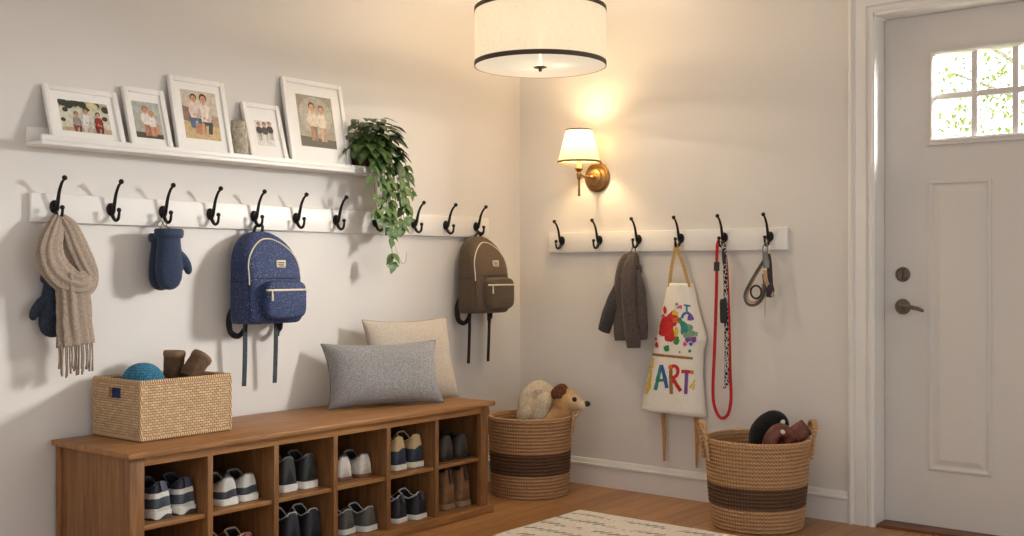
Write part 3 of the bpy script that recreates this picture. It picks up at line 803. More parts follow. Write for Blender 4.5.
cs = [(BX0+.003, BY0+.003, z0+.007), (BX1-.003, BY0+.003, z0+.007), (BX1-.003, BY1-.003, z0+.007), (BX0+.003, BY1-.003, z0+.007)]
for k in range(4):
    sweep(b, [cs[k], cs[(k+1) % 4]], .014, .012, 8, (0, 0, 1), m=1, smoothp=False)
    sweep(b, [cs[k], Vector(cs[k])+Vector((0, 0, BH-.01))], .012, .012, 8, (1, 0, 0), m=1, smoothp=False)
obj('corner_binding', b, WR, t)

def knit_mat(name, c, sc=160):
    m = NT(name); w = m.wave(m.mapping((1, 1, 1)), sc*.22, 3, 6, 'Z'); d = m.voronoi(m.tc(), sc)
    m.color(m.ramp(d, [(0, c), (.7, tuple(x*.4 for x in c[:3])+(1,))])); m.set(Roughness=.85)
    m.bump(m.math('SUBTRACT', w, d), .9, .006); return m.m
t = T('knitted_hat', 'turquoise knitted hat poking out of the left end of the basket', 'hat', (.145, -2.384, .622), 'O')
b = NB(); prof = [(.092*math.cos(a)**.8, -.0+.142*math.sin(a)) for a in [k*PI/2/16 for k in range(16)]]+[(.001, .142)]
lathe(b, prof, 36, cap0=True); obj('crown', b, knit_mat('turquoise_knit', S(70, 164, 206)), t, smooth=180)
b = NB(); sweep(b, [(.088*math.cos(2*PI*k/24), .088*math.sin(2*PI*k/24), -.01) for k in range(24)], .02, .04, 8, (0, 0, 1), closed=True, smoothp=False); obj('brim', b, knit_mat('turquoise_rib', S(62, 148, 190), 120), t)
b = NB(); n0 = 12
sweep(b, [(.06, -2.492, .60), (.13, -2.492, .655), (.21, -2.492, .655), (.275, -2.492, .60)], [.10, .10, .10, .08], [.008, .01, .01, .008], 16, (0, 1, 0), ridge=.06)
sweep(b, [(.09, -2.482, .56), (.17, -2.482, .58), (.25, -2.482, .56)], [.05, .07, .05], .03, 14, (0, 1, 0), ridge=.05)
tag(obj('folded_scarf', b, fabric('navy_wool', S(34, 58, 104)), None, smooth=180), 'navy cloth seen through the handle hole of the seagrass basket', 'scarf')
suede = plain('brown_suede', S(100, 72, 48), .85, vary=.2, scale=50, bump=.35, bscale=350)
def bootie(label, base, axis, dirf):
    base = Vector(base); ax = Vector(axis).normalized()
    t = T('slipper_boot', label, 'boot', base, 'O')
    b = NB(); rs = []; q = ax.to_track_quat('Z', 'Y').to_matrix()
    for r, h in ((.032, 0), (.037, .015), (.039, .045), (.0395, .075), (.039, .1)): rs.append([q @ Vector((r*math.cos(a), r*math.sin(a)*.94, h)) for a in [2*PI*k/28 for k in range(28)]])
    rings(b, rs, True, True, False)
    sweep(b, [q @ Vector((0, 0, .01)), q @ (Vector((0, 0, -.01))+Vector(dirf)*.4), q @ (Vector((0, 0, -.025))+Vector(dirf))], [.06, .062, .04], [.05, .045, .03], 14, tuple(ax))
    obj('upper', b, suede, t, smooth=50)
    b = NB(); sweep(b, [q @ Vector((.0385*math.cos(2*PI*k/28), .0365*math.sin(2*PI*k/28), .090)) for k in range(28)], .008, .024, 8, tuple(ax), closed=True, smoothp=False); obj('cuff', b, plain('suede_cuff', S(126, 96, 68), .8, vary=.15), t)
    b = NB(); rings(b, [[q @ Vector((.034*math.cos(2*PI*k/20), .032*math.sin(2*PI*k/20), .085)) for k in range(20)]], True, False, True); obj('lining', b, plain('boot_lining', S(58, 42, 30), .95), t)
bootie('brown suede bootie standing upright in the seagrass basket', (.150, -2.262, .700), (.03, .05, 1), (.0, -.07, 0))
bootie('brown suede bootie leaning to the right against the rim of the seagrass basket', (.225, -2.252, .706), (.05, .85, 1), (.0, -.06, 0))

# ------------------------------------------------------------------ cushions
def cushion(label, BL, BR, h, lean, thick, m, pm, pinch=.07, back=1.0):
    BL, BR = Vector(BL), Vector(BR); u = (BR-BL); w = u.length; u.normalize()
    n = Vector((u.y, -u.x, 0)); up = (Vector((0, 0, 1))*math.cos(lean)-n*math.sin(lean)); nn = u.cross(up); nn = nn if nn.dot(n) > 0 else -nn
    c0 = (BL+BR)/2
    t = T('cushion', label, 'cushion', c0, 'W')
    b = NB(); N = 26; G = {}
    def sh(a, c, sg):
        e = 2.2
        k = max(0, (1-abs(a)**3.2))*max(0, (1-abs(c)**3.2)); d = thick/2*k**.5*(back if sg < 0 else 1)
        pa = a*(1-pinch*(1-c*c)*abs(a)**2); pc_ = c*(1-pinch*1.3*(1-a*a)*abs(c)**2)
        wr = .006*noise.noise(Vector((a*2.2, c*2.2, sg*3+w)))*k
        p = c0+u*(pa*w/2)+up*(h/2+pc_*h/2)+nn*(sg*d+wr+thick*.5*.9-.0)
        p.z -= .004*(1-a*a)*(c < -.5)
        return p
    for sg in (1, -1):
        for i in range(N+1):
            for j in range(N+1):
                a, c = -1+2*i/N, -1+2*j/N; a = math.sin(a*PI/2); c = math.sin(c*PI/2)
                if sg == -1 and (i in (0, N) or j in (0, N)): G[(sg, i, j)] = G[(1, i, j)]
                else: G[(sg, i, j)] = b.verts.new(sh(a, c, sg))
        for i in range(N):
            for j in range(N): quad(b, (G[(sg, i, j)], G[(sg, i+1, j)], G[(sg, i+1, j+1)], G[(sg, i, j+1)]))
    loop = [G[(1, i, 0)].co.copy() for i in range(N)]+[G[(1, N, j)].co.copy() for j in range(N)]+[G[(1, i, N)].co.copy() for i in range(N, 0, -1)]+[G[(1, 0, j)].co.copy() for j in range(N, 0, -1)]
    lo = min(v.co.z for v in b.verts); dz = .511-lo
    for v in b.verts: v.co.z += dz
    for p in loop: p.z += dz
    obj('cover', b, m, t, smooth=180)
    b = NB(); sweep(b, loop, .006, .006, 6, tuple(nn), closed=True, smoothp=False); obj('piping', b, pm, t)
cushion('large square oatmeal cushion leaning on the wall behind the grey one', (.150, -1.262, .508), (.235, -.800, .508), .38, .27, .10, fabric('oatmeal_linen', S(206, 195, 180), S(178, 163, 146), 700), fabric('oatmeal_piping', S(176, 162, 144)))
cushion('oblong grey woven cushion in front, lying against the oatmeal one', (.100, -1.486, .508), (.308, -.990, .508), .285, .33, .155, fabric('grey_weave', S(172, 170, 168), S(120, 119, 120), 620), fabric('grey_piping', S(120, 119, 120)), .09, .3)

# ------------------------------------------------------------------ scarf, mittens
scarfm = fabric('taupe_wool', S(172, 155, 138), S(136, 120, 105), 700)
t = T('scarf', 'long taupe scarf looped over the first hook of the long rail', 'scarf', (.08, -2.655, .72), 'L')
Y = -2.660
b = NB()
sweep(b, [(.062, Y+.004, 1.285), (.07, Y+.03, 1.25), (.082, Y+.052, 1.19), (.092, Y+.080, 1.12), (.098, Y+.092, 1.085), (.106, Y+.076, 1.055), (.112, Y+.035, 1.045), (.11, Y-.005, 1.06)], [.03, .06, .075, .075, .065, .075, .08, .05], [.03, .032, .034, .036, .036, .036, .034, .03], 40, (1, 0, .0), ridge=.16, rk=9, jit=.1)
obj('right_loop', b, scarfm, t, smooth=180)
b = NB()
sweep(b, [(.06, Y-.004, 1.285), (.075, Y-.024, 1.24), (.088, Y-.045, 1.17), (.096, Y-.034, 1.11), (.106, Y+.002, 1.068), (.120, Y+.05, 1.05), (.114, Y+.086, 1.066)], [.03, .06, .085, .095, .09, .075, .04], [.03, .034, .036, .04, .04, .036, .026], 40, (1, 0, .0), ridge=.16, rk=9, jit=.1)
sweep(b, [(.056, Y+.0, 1.288), (.062, Y+.01, 1.20), (.075, Y+.03, 1.10)], [.04, .08, .08], [.03, .03, .03], 16, (1, 0, 0), ridge=.1, rk=5)
obj('left_loop', b, scarfm, t, smooth=180)
b = NB()
sweep(b, [(.10, Y+.02, 1.09), (.108, Y+.03, 1.0), (.102, Y+.037, .9), (.098, Y+.042, .838)], [.10, .105, .115, .125], [.05, .045, .035, .028], 44, (1, 0, 0), ridge=.2, rk=9, jit=.06)
obj('tail', b, scarfm, t, smooth=180)
b = NB()
for k in range(22):
    y = Y-.02+k*.0058; l = random.uniform(.085, .118); x = .098+.006*math.sin(k*1.9)
    tube(b, [(x, y, .845), (x+.002, y+random.uniform(-.003, .003), .80), (x, y+random.uniform(-.005, .005), .845-l)], [.0038, .003, .0042], 6, 4)
obj('fringe', b, scarfm, t, smooth=180)

def mitten(label, along, ztop, out, flip, mb, mc, patch=None, hang=1.288, tilt=0, s=1.0, group=None):
    t = T('mitten', label, 'mitten', (out, along, ztop-.215*s), 'L', group)
    b = NB(); rs = []
    prof = [(-.026, .043, .028), (-.05, .044, .029), (-.09, .049, .031), (-.14, .052, .031), (-.175, .049, .028), (-.198, .038, .022), (-.21, .022, .013), (-.214, .006, .004)]
    A = math.radians(tilt)
    def tr(x, y, z): 
        y, z = y*s, z*s
        return Vector((out+x*s, along+y*math.cos(A)-z*math.sin(A), ztop+y*math.sin(A)+z*math.cos(A)))
    for z, ry, rx in prof: rs.append([tr(rx*math.sin(a), ry*math.cos(a), z) for a in [2*PI*k/24 for k in range(24)]])
    rings(b, rs, True, True, True)
    f = flip
    sweep(b, [tr(.0, f*.025, -.085), tr(.004, f*.05, -.105), tr(.006, f*.068, -.128), tr(.006, f*.076, -.152), tr(.006, f*.079, -.16)], [.045*s, .042*s, .036*s, .026*s, .008*s], [.04*s, .036*s, .03*s, .022*s, .008*s], 14, (1, 0, 0))
    obj('hand', b, mb, t, smooth=180, remesh=.004, rsmooth=6)
    b = NB(); rs = []
    for z, ry, rx in [(0, .044, .03), (.0, .05, .036), (-.006, .054, .038), (-.02, .054, .039), (-.03, .051, .036), (-.033, .045, .03)]: rs.append([tr(rx*math.sin(a), ry*math.cos(a), z) for a in [2*PI*k/28 for k in range(28)]])
    rings(b, rs, True, True, True); obj('cuff', b, mc, t, smooth=60)
    if hang:
        b = NB(); tube(b, [tr(.0, .02, -.006), (.056, along+.012, (ztop+hang)/2), (.060, along, hang), (.05, along-.012, (ztop+hang)/2), tr(0, -.02, -.006)], .0022, 6); obj('hanging_loop', b, plain('cord_tan', S(150, 128, 100), .9), t)
    if patch:
        b = NB(); rings(b, [[tr(.0335-abs(q)*.15, y_+.01, z_) for (y_, z_, q) in ((-.022, -.08, .02), (.02, -.075, .02), (.024, -.12, .02), (.0, -.135, .0), (-.024, -.12, .02))]], True, False, True); obj('knit_patch', b, patch, t)
nv, nvc = fabric('navy_felt', S(56, 68, 92), S(42, 52, 72), 700), fabric('navy_cuff', S(60, 72, 96), S(46, 56, 76), 500)
nv2 = speckle_mat('dark_navy_knit', S(30, 40, 58), S(70, 104, 132), 260)
mitten('front navy felt mitten on the third hook, thumb to the right', -2.250, 1.254, .108, 1, nv, nvc, hang=1.286, s=1.07)
mitten('rear navy felt mitten on the third hook, half hidden behind its pair', -2.236, 1.236, .043, 1, nv, nvc, hang=1.284, tilt=-2, s=1.0)
mitten('dark navy speckled mitten half hidden behind the taupe scarf', -2.655, 1.085, .041, -1, nv2, nv2, hang=1.286, tilt=-5, s=1.03)

# ------------------------------------------------------------------ backpacks
def backpack(label, along, hook_y, zb, Wd, H, Dp, body, trim, zipc, patchc, markc, strapc, webc):
    t = T('backpack', label, 'backpack', (0.022, along, zb), 'L'); t.e.rotation_euler = (0, 0, .05)
    def Wf(q):
        if q < .1: return .94+.06*(q/.1)**.5
        if q < .55: return 1-.03*((q-.1)/.45)
        k = (q-.55)/.45; return .97*max(0, 1-k**2.6)**.5
    def Df(q):
        if q < .06: return .9+.1*q/.06
        if q < .45: return 1-.06*(q-.06)/.39
        k = (q-.45)/.55; return .94*(1-.62*k**1.8)
    def pt(q, a, g=1.0):
        w = max(.012, Wf(q)*Wd/2)*g; d = Df(q)*Dp/2
        cy, sx = math.cos(a), math.sin(a); e = .5
        return Vector((.026+Dp*Df(q)/2+d*math.copysign(abs(sx)**e, sx)*g, along+w*math.copysign(abs(cy)**e, cy), zb+q*H))
    b = NB(); N = 48; qs = [0, .012, .035, .07]+[.12+.43*k/7 for k in range(8)]+[.55+.45*math.sin(PI/2*k/12) for k in range(1, 13)]
    rs = [[pt(q, 2*PI*k/N, .93 if q == 0 else (.985 if q < .02 else 1)) for k in range(N)] for q in qs]
    rings(b, rs, True, True, True); obj('main_body', b, body, t, smooth=180)
    # front pocket
    pw, p0, p1 = Wd*.36, .05*H, .46*H; xf = .026+Dp*.975
    b = NB(); rs = []
    for x, g in ((xf-.035, 1.0), (xf+.012, 1.0), (xf+.024, .985), (xf+.031, .93), (xf+.034, .82)):
        ring = []
        for k in range(40):
            a = 2*PI*k/40; cy, sz = math.cos(a), math.sin(a)
            ring.append(Vector((x, along+.012+pw*g*math.copysign(abs(cy)**.42, cy), zb+(p0+p1)/2+(p1-p0)/2*g*math.copysign(abs(sz)**.42, sz))))
        rs.append(ring)
    rings(b, rs, True, False, True); pk = obj('front_pocket', b, body, t, smooth=60)
    zz = zb+p1-.036; b = NB()
    sweep(b, [(xf+.022, along+.012-pw*.985, zz), (xf+.0325, along+.012-pw*.86, zz), (xf+.0345, along+.012, zz), (xf+.0325, along+.012+pw*.86, zz), (xf+.022, along+.012+pw*.985, zz)], .008, .004, 6, (1, 0, 0)); obj('pocket_zipper', b, zipc, t)
    b = NB(); sweep(b, [(xf+.036, along+.012-pw*.80, zz-.002), (xf+.038, along+.012-pw*.80, zz-.02), (xf+.037, along+.012-pw*.79, zz-.042)], [.006, .010, .012], .004, 8, (1, 0, 0)); obj('zip_pull', b, zipc, t)
    # main zipper over the dome
    P = []
    def onf(q, fr, dx=.0015):
        w = Wf(q)*Wd/2; xx = .026+Dp*Df(q)/2+Dp*Df(q)/2*(1-abs(fr)**4)**.25
        return Vector((xx+dx, along+fr*w, zb+q*H))
    P = [onf(.42, -.93), onf(.5, -.93)]
    for k in range(15):
        a = PI*(k+.5)/16
        P.append(onf(.56+.36*math.sin(a)**.9, -.93*math.copysign(abs(math.cos(a))**.8, math.cos(a))))
    P.append(onf(.56, .93))
    b = NB(); sweep(b, P, .006, .005, 6, (1, -.2, .4), m=4); obj('main_zipper', b, zipc, t)
    # seam between panel and gusset
    b = NB(); tube(b, [onf(q, -.93, .0005) for q in (.03, .15, .28, .40, .5)], .0022, 6); tube(b, [onf(.49, f_, .0008) for f_ in (-.93, -.6, 0, .6, .93)], .002, 6); tube(b, [pt(.46, PI+PI*.5*k/8-PI*.12, 1.004) for k in range(5)], .0022, 6); obj('seam_piping', b, trim, t)
    # maker's patch (no lettering legible in the photo: bars only)
    c = onf(.64, .14, .001); b = NB(); box(b, (c.x-.004, c.y-.024, c.z-.017), (c.x+.003, c.y+.024, c.z+.017), 0, .002); 
    for k, (a0, a1, z_) in enumerate(((-.017, .015, .007), (-.017, .012, .0), (-.014, .016, -.007))): box(b, (c.x+.002, c.y+a0, c.z+z_-.0022), (c.x+.0038, c.y+a1, c.z+z_+.0022), 1)
    obj('patch', b, [patchc, markc], t)
    # haul loop, shoulder straps, webbing tails
    tz = zb+H; b = NB(); sweep(b, [(.05, along-.022, tz-.012), (.055, hook_y-.018, tz+.02), (.062, hook_y, 1.284), (.055, hook_y+.018, tz+.02), (.05, along+.022, tz-.012)], .012, .004, 4, (1, 0, 0), rect=True); obj('haul_loop', b, strapc, t)
    for sg in (-1, 1):
        y = along+sg*Wd*.36
        b = NB(); sweep(b, [(.034, y-sg*.02, zb+H*.25), (.036, y+sg*.022, zb+.03), (.04, y+sg*.024, zb-.03), (.055, y-sg*.004, zb-.05), (.07, y-sg*.025, zb-.02), (.07, y-sg*.03, zb+.02)], [.034, .032, .026, .022, .02, .02], .006, 4, (0, sg, .2), rect=True); obj('shoulder_strap', b, strapc, t)
        y2 = along+sg*Wd*.27-.004
        b = NB(); sweep(b, [(.075, y2, zb+.02), (.075, y2, zb-.08), (.07, y2+.002, zb-.17), (.068, y2, zb-.252)], .021, .003, 4, (1, 0, 0), rect=True); obj('webbing_tail', b, webc, t)
blackstrap = fabric('black_webbing', S(38, 38, 42), S(22, 22, 25), 400)
backpack('navy blue speckled backpack on the fifth hook of the long rail', -1.797, -1.792, .885, .300, .372, .165, speckle_mat('navy_speckled_canvas', S(40, 56, 96), S(132, 152, 184), 200), fabric('navy_trim', S(34, 44, 74)),
         plain('pale_zip', S(206, 192, 166), .5, .2), plain('cream_patch', S(204, 190, 160), .6), plain('patch_ink', S(74, 66, 60), .6), blackstrap, fabric('grey_webbing', S(74, 82, 86), S(52, 58, 60), 400))
backpack('grey brown canvas backpack on the last hook of the long rail near the corner', -.424, -.394, .885, .30, .385, .155, fabric('taupe_canvas', S(104, 87, 70), S(78, 65, 52), 700), fabric('taupe_trim', S(78, 64, 52)),
         plain('white_zip', S(214, 206, 192), .5), plain('white_patch', S(214, 206, 190), .6), plain('patch_ink_grey', S(130, 118, 104), .6), fabric('dark_brown_strap', S(48, 38, 32), S(30, 24, 20)), fabric('dark_brown_webbing', S(46, 34, 28), S(28, 22, 18)))

# ------------------------------------------------------------------ round rope baskets and their contents
def rope_basket(label, c, rb, rt, h, z0, z1, handles, light, dark):
    t = T('rope_basket', label, 'basket', (c[0], c[1], 0), 'O')
    n = 23; coil = h/n; prof = [(0, .004)]
    def R(z): return rb+(rt-rb)*min(1, max(0, z/h))**.8
    prof = [(.001, .0), (rb*.6, .0), (rb-.006, .0)]
    for i in range(n):
        for k in range(6):
            a = k/6; z = (i+a)*coil; prof.append((R(z)-.006+.0105*math.sin(PI*a)**.7, z))
    outer = len(prof)
    prof.append((R(h)-.003, h)); prof.append((R(h)-.010, h+.001))
    for i in range(n-1, 1, -1):
        for k in range(4):
            a = 1-k/4; z = (i+a)*coil; prof.append((R(z)-.014-.004*math.sin(PI*a)**.7, z))
    prof.append((rb-.02, .02)); prof.append((.001, .018))
    b = NB(); lathe(b, prof, 96, uv=True); obj('basket_body', b, rope_mat('coiled_rope', z0, z1, light, dark, 95, coil), t, smooth=80)
    b = NB(); ring = [((rt-.006)*math.cos(2*PI*k/64), (rt-.006)*math.sin(2*PI*k/64), h+.003) for k in range(64)]
    sweep(b, ring, .019, .013, 8, (0, 0, 1), closed=True, smoothp=False)
    rm = NT('rope_rim'); x, y, z = rm.sep(rm.tc()); an = rm.math('ARCTAN2', y, x); s = rm.math('SINE', rm.math('ADD', rm.math('MULTIPLY', an, 110), rm.math('MULTIPLY', z, 300)))
    rm.color(rm.ramp(rm.math('ADD', rm.math('MULTIPLY', s, .5), .5), [(.0, tuple(q*.7 for q in light[:3])+(1,)), (.7, light)])); rm.set(Roughness=.85); rm.bump(s, .6, .003)
    obj('rim', b, rm.m, t)
    for ang, hh in handles:
        d = Vector((math.cos(ang), math.sin(ang), 0)); s_ = Vector((-d.y, d.x, 0)); r = rt+.004
        b = NB()
        for off in (-.006, .006):
            tube(b, [d*(r-.004)-s_*.042+Vector((0, 0, h-.085)), d*(r+.006)-s_*.040+Vector((0, 0, h-.01)), d*(r+.016+off)-s_*.032+Vector((0, 0, h+hh*.72)), d*(r+.018+off)+Vector((0, 0, h+hh)), d*(r+.016+off)+s_*.032+Vector((0, 0, h+hh*.72)), d*(r+.006)+s_*.040+Vector((0, 0, h-.01)), d*(r-.004)+s_*.042+Vector((0, 0, h-.085))], .0078, 8, out=tuple(d))
        obj('handle', b, rm.m, t)
ra = math.atan2(RT[1], RT[0])
c1, c2 = (.345, -.356), (1.53, -.284)
rope_basket('round rope basket with dark band in the corner beside the bench', c1, .188, .205, .378, .112, .214, ((ra+PI-.15, .045), (ra-.1, .015)), S(200, 156, 114), S(116, 86, 66))
rope_basket('larger round rope basket with dark band near the door', c2, .19, .224, .372, .10, .19, ((ra+PI+.1, .075), (ra+.05, .075)), S(204, 160, 116), S(116, 86, 66))

fur = lambda name, c, c2, sc=260: fabric(name, c, c2, sc, .95, .9)
t = T('plush_dog', 'tan plush dog peeking over the rim of the corner basket', 'stuffed toy', (.44, -.265, .28), 'O')
O = Vector((.44, -.265, .28)); hd = Vector((.83, .50, 0)).normalized(); sd = Vector((hd.y, -hd.x, 0))   # sd points to the viewer
H0 = Vector((.046, .018, .180))
b = NB()
ball(b, H0, (.057, .055, .054), 14); ball(b, H0+hd*.028+Vector((0, 0, -.012)), (.05, .05, .045), 12); ball(b, H0-hd*.012+Vector((0, 0, -.02)), (.05, .052, .045), 12)
sweep(b, [H0+hd*.02+Vector((0, 0, -.014)), H0+hd*.062+Vector((0, 0, -.024)), H0+hd*.086+Vector((0, 0, -.030)), H0+hd*.100+Vector((0, 0, -.032))], [.086, .070, .056, .026], [.08, .062, .050, .024], 16, (0, 0, 1))
sweep(b, [H0+Vector((0, 0, -.01)), H0-hd*.03+Vector((0, 0, -.07)), H0-hd*.085+Vector((0, 0, -.14))], [.085, .098, .10], [.08, .09, .10], 16, tuple(sd))
for v in b.verts: pass
def dogfur():
    m = NT('tan_fur'); x, y, z = m.sep(m.tc()); n = m.noise(m.tc(), 200, 3)
    g = m.math('ADD', m.math('MULTIPLY', x, 5.5), m.math('MULTIPLY', m.noise(m.tc(), 14, 2), .5))
    c = m.ramp(g, [(.15, S(216, 180, 132)), (.5, S(222, 166, 108)), (.8, S(226, 186, 136)), (.98, S(238, 220, 190))])
    m.color(m.mix(m.math('MULTIPLY', n, .35), c, S(150, 104, 62))); m.set(Roughness=.95); m.bump(n, .8, .006); return m.m
obj('body', b, dogfur(), t, remesh=.005, rsmooth=5, smooth=180)
b = NB(); ball(b, H0+hd*.102+Vector((0, 0, -.020)), (.017, .019, .015), 10); obj('nose', b, plain('black_nose', S(24, 20, 20), .3), t)
for sg in (1, -1):
    b = NB(); ball(b, H0+hd*.044+sd*sg*.040+Vector((0, 0, .006)), .0125, 10); obj('eye', b, plain('brown_eye', S(40, 22, 14), .12), t)
    b = NB(); e0 = H0-hd*.012+sd*sg*.036+Vector((0, 0, .036))
    sweep(b, [e0+hd*.012+Vector((0, 0, .004)), e0-hd*.01+sd*sg*.012+Vector((0, 0, .008)), e0-hd*.036+sd*sg*.016+Vector((0, 0, -.006)), e0-hd*.05+sd*sg*.014+Vector((0, 0, -.026))], [.036, .062, .058, .014], [.014, .018, .016, .006], 14, tuple(sd*sg)); obj('ear', b, fur('brown_ear', S(126, 80, 52), S(84, 50, 34)), t)
t = T('plush_blanket', 'cream fleece blanket bunched up behind the plush dog', 'blanket', (.33, -.30, .22), 'O')
b = NB(); O = Vector((.33, -.30, .22)); rr_ = Vector((RT[0], RT[1], 0)); ff_ = Vector((FW[0], FW[1], 0))
def q(s, d, z): return rr_*s+ff_*d+Vector((0, 0, z-.22))
sweep(b, [q(-.05, .02, .27), q(-.045, .02, .40), q(-.02, .03, .47), q(.03, .03, .495), q(.07, .03, .46), q(.085, .03, .36)], [.07, .085, .10, .10, .09, .08], [.08, .10, .1, .1, .1, .09], 18, (0, 1, 0), ridge=.03, jit=.12)
sweep(b, [q(.01, -.02, .28), q(.025, -.03, .38), q(.05, -.025, .45), q(.075, .0, .475)], [.075, .085, .08, .05], [.08, .08, .075, .05], 16, (0, 1, 0), jit=.12)
sweep(b, [q(-.06, .0, .3), q(-.05, -.01, .38), q(-.02, .0, .45)], [.05, .06, .05], [.05, .06, .05], 14, (0, 1, 0), jit=.1)
obj('fleece', b, fur('cream_fleece', S(226, 210, 184), S(186, 168, 140)), t, remesh=.006, rsmooth=4, smooth=180)

# things in the basket by the door
def cc(u, v, d=4.74): return dp(u, v, d)
t = T('plush_toy', 'black fuzzy soft toy with a white oval eye in the basket by the door', 'stuffed toy', cc(765, 450), 'W')
b = NB(); sweep(b, [cc(764, 468), cc(764, 446), cc(766, 430), cc(771, 421), cc(778, 420.5), cc(783, 426), cc(785, 431)], [.12, .14, .13, .085, .075, .06, .02], [.12, .13, .12, .085, .075, .055, .02], 18, (FW[0], FW[1], 0), jit=.1); obj('body', b, fur('black_fleece', S(32, 31, 33), S(18, 17, 18)), t, remesh=.006, rsmooth=3, smooth=180)
b = NB(); p = cc(782.6, 422.6, 4.702); ball(b, p, (.010, .010, .014), 10, rot=Euler((0, .5, 0))); obj('eye', b, plain('white_felt', S(220, 216, 210), .8), t)
leather = plain('red_brown_leather', S(116, 62, 46), .5, vary=.2, scale=40, bump=.25, bscale=200)
t = T('leather_glove', 'reddish brown leather glove with a white tag lying in front of the black toy', 'glove', cc(776, 446, 4.66), 'W')
b = NB(); sweep(b, [cc(768, 455, 4.64), cc(770, 443, 4.63), cc(775, 433, 4.63), cc(781, 430, 4.64), cc(787, 435, 4.66), cc(790, 444, 4.68)], [.05, .065, .06, .055, .06, .05], [.05, .055, .055, .05, .055, .05], 16, (FW[0], FW[1], 0), ridge=.03, rk=4, jit=.12)
sweep(b, [cc(786, 452, 4.68), cc(787, 441, 4.66), cc(792, 436, 4.66), cc(796, 440, 4.68)], [.05, .05, .045, .03], .045, 14, (FW[0], FW[1], 0), jit=.1); obj('shell', b, leather, t, remesh=.005, rsmooth=3, smooth=180)
b = NB(); ball(b, cc(782.8, 432, 4.608), (.011, .007, .009), 10, rot=Euler((0, .6, .6))); obj('tag', b, plain('white_tag', S(224, 218, 208), .7), t)
t = T('leather_slipper', 'reddish brown leather slipper sticking out at the right side of the basket by the door', 'slipper', cc(794, 446, 4.72), 'W')
b = NB(); sweep(b, [cc(783, 456, 4.72), cc(791, 441, 4.72), cc(799, 432, 4.72), cc(805, 428, 4.72)], [.075, .085, .08, .07], [.08, .08, .08, .07], 22, (FW[0], FW[1], 0), jit=.08); obj('upper', b, leather, t, smooth=180)
b = NB(); p0, p1 = cc(805, 428, 4.72), cc(806.5, 427, 4.72); sweep(b, [p0-(p1-p0)*.6, p1], [.076, .076], [.076, .076], 22, (FW[0], FW[1], 0), smoothp=False); obj('cuff', b, plain('dark_leather_cuff', S(92, 48, 38), .55, vary=.15), t)

# ------------------------------------------------------------------ jacket
t = T('jacket', 'small grey brown knitted jacket on the third hook beside the door', 'jacket', (.06, .745, .73), 'B')
jm, jd = fabric('charcoal_knit', S(98, 87, 83), S(68, 60, 57), 500), fabric('green_grey_knit', S(82, 78, 76), S(58, 55, 54), 500)
b = NB()
sweep(b, [(.058, .755, 1.190), (.062, .752, 1.17), (.066, .738, 1.13), (.07, .732, 1.05), (.07, .735, .93), (.07, .745, .80), (.07, .748, .755)], [.03, .075, .125, .15, .165, .175, .17], [.03, .06, .085, .095, .095, .095, .09], 30, (1, 0, 0), ridge=.05, rk=5, jit=.08); obj('body', b, jm, t, smooth=180)
b = NB(); sweep(b, [(.075, .762, 1.165), (.105, .765, 1.11), (.125, .772, 1.0), (.128, .785, .88), (.122, .795, .775), (.12, .797, .75)], [.05, .075, .08, .08, .078, .076], [.04, .05, .055, .055, .05, .05], 20, (1, 0, 0), ridge=.04, jit=.1); s1 = obj('sleeve', b, jm, t, smooth=180)
b = NB(); sweep(b, [(.12, .797, .752), (.12, .798, .722)], [.078, .072], [.052, .048], 20, (1, 0, 0), smoothp=False); obj('cuff', b, jm, t)
b = NB(); sweep(b, [(.075, .70, 1.04), (.085, .682, .98), (.09, .658, .93), (.085, .628, .87), (.078, .604, .82)], [.06, .085, .085, .078, .07], [.05, .055, .055, .05, .045], 20, (1, 0, 0), ridge=.04, jit=.1); obj('sleeve', b, jd, t, smooth=180)
b = NB(); sweep(b, [(.078, .605, .822), (.076, .595, .795)], [.073, .068], [.048, .044], 20, (1, 0, 0), smoothp=False); obj('cuff', b, jd, t)
b = NB(); sweep(b, [(.085, .80, 1.10), (.095, .822, 1.02), (.10, .832, .90), (.10, .835, .82), (.095, .833, .765)], [.012, .04, .055, .055, .045], [.03, .05, .06, .06, .05], 14, (1, 0, 0), jit=.12); obj('front_panel', b, jm, t, smooth=180)
b = NB(); sweep(b, [(.06, .745, 1.185), (.068, .757, 1.208), (.078, .766, 1.216), (.068, .775, 1.208), (.06, .765, 1.182)], .006, .003, 6, (1, 0, 0)); obj('hanging_loop', b, jd, t)

# ------------------------------------------------------------------ painted apron
t = T('apron', 'cream painted apron with ART in bright letters on the fourth hook beside the door', 'apron', (.05, 1.004, .41), 'B')
ZT, ZB = 1.038, .414
Lc = [(1.04, .945), (.9, .912), (.7, .862), (.55, .826), (.41, .794)]
Rc = [(1.04, 1.075), (.92, 1.102), (.82, 1.132), (.775, 1.146), (.72, 1.126), (.6, 1.122), (.5, 1.128), (.41, 1.138)]
def itp(tb, z):
    for (a, p), (c, q_) in zip(tb, tb[1:]):
        if z >= c: return p+(q_-p)*(a-z)/(a-c)
    return tb[-1][1]
def apout(y, z):
    k = (ZT-z)/(ZT-ZB); l, r = itp(Lc, z), itp(Rc, z); s = (y-l)/(r-l)
    return .045+.022*math.sin(PI*min(1, max(0, s)))+k*(.010*math.sin(s*9+.5)+.012*math.sin(s*4.2))-.02*max(0, (s-.86)/.14)**2
def ap(y, z, off=0): return Vector((apout(y, z)+off, y, z))
apm = fabric('cream_cotton', S(247, 241, 229), S(234, 226, 211), 800, bump=.2)
b = NB(); NU, NV = 28, 40
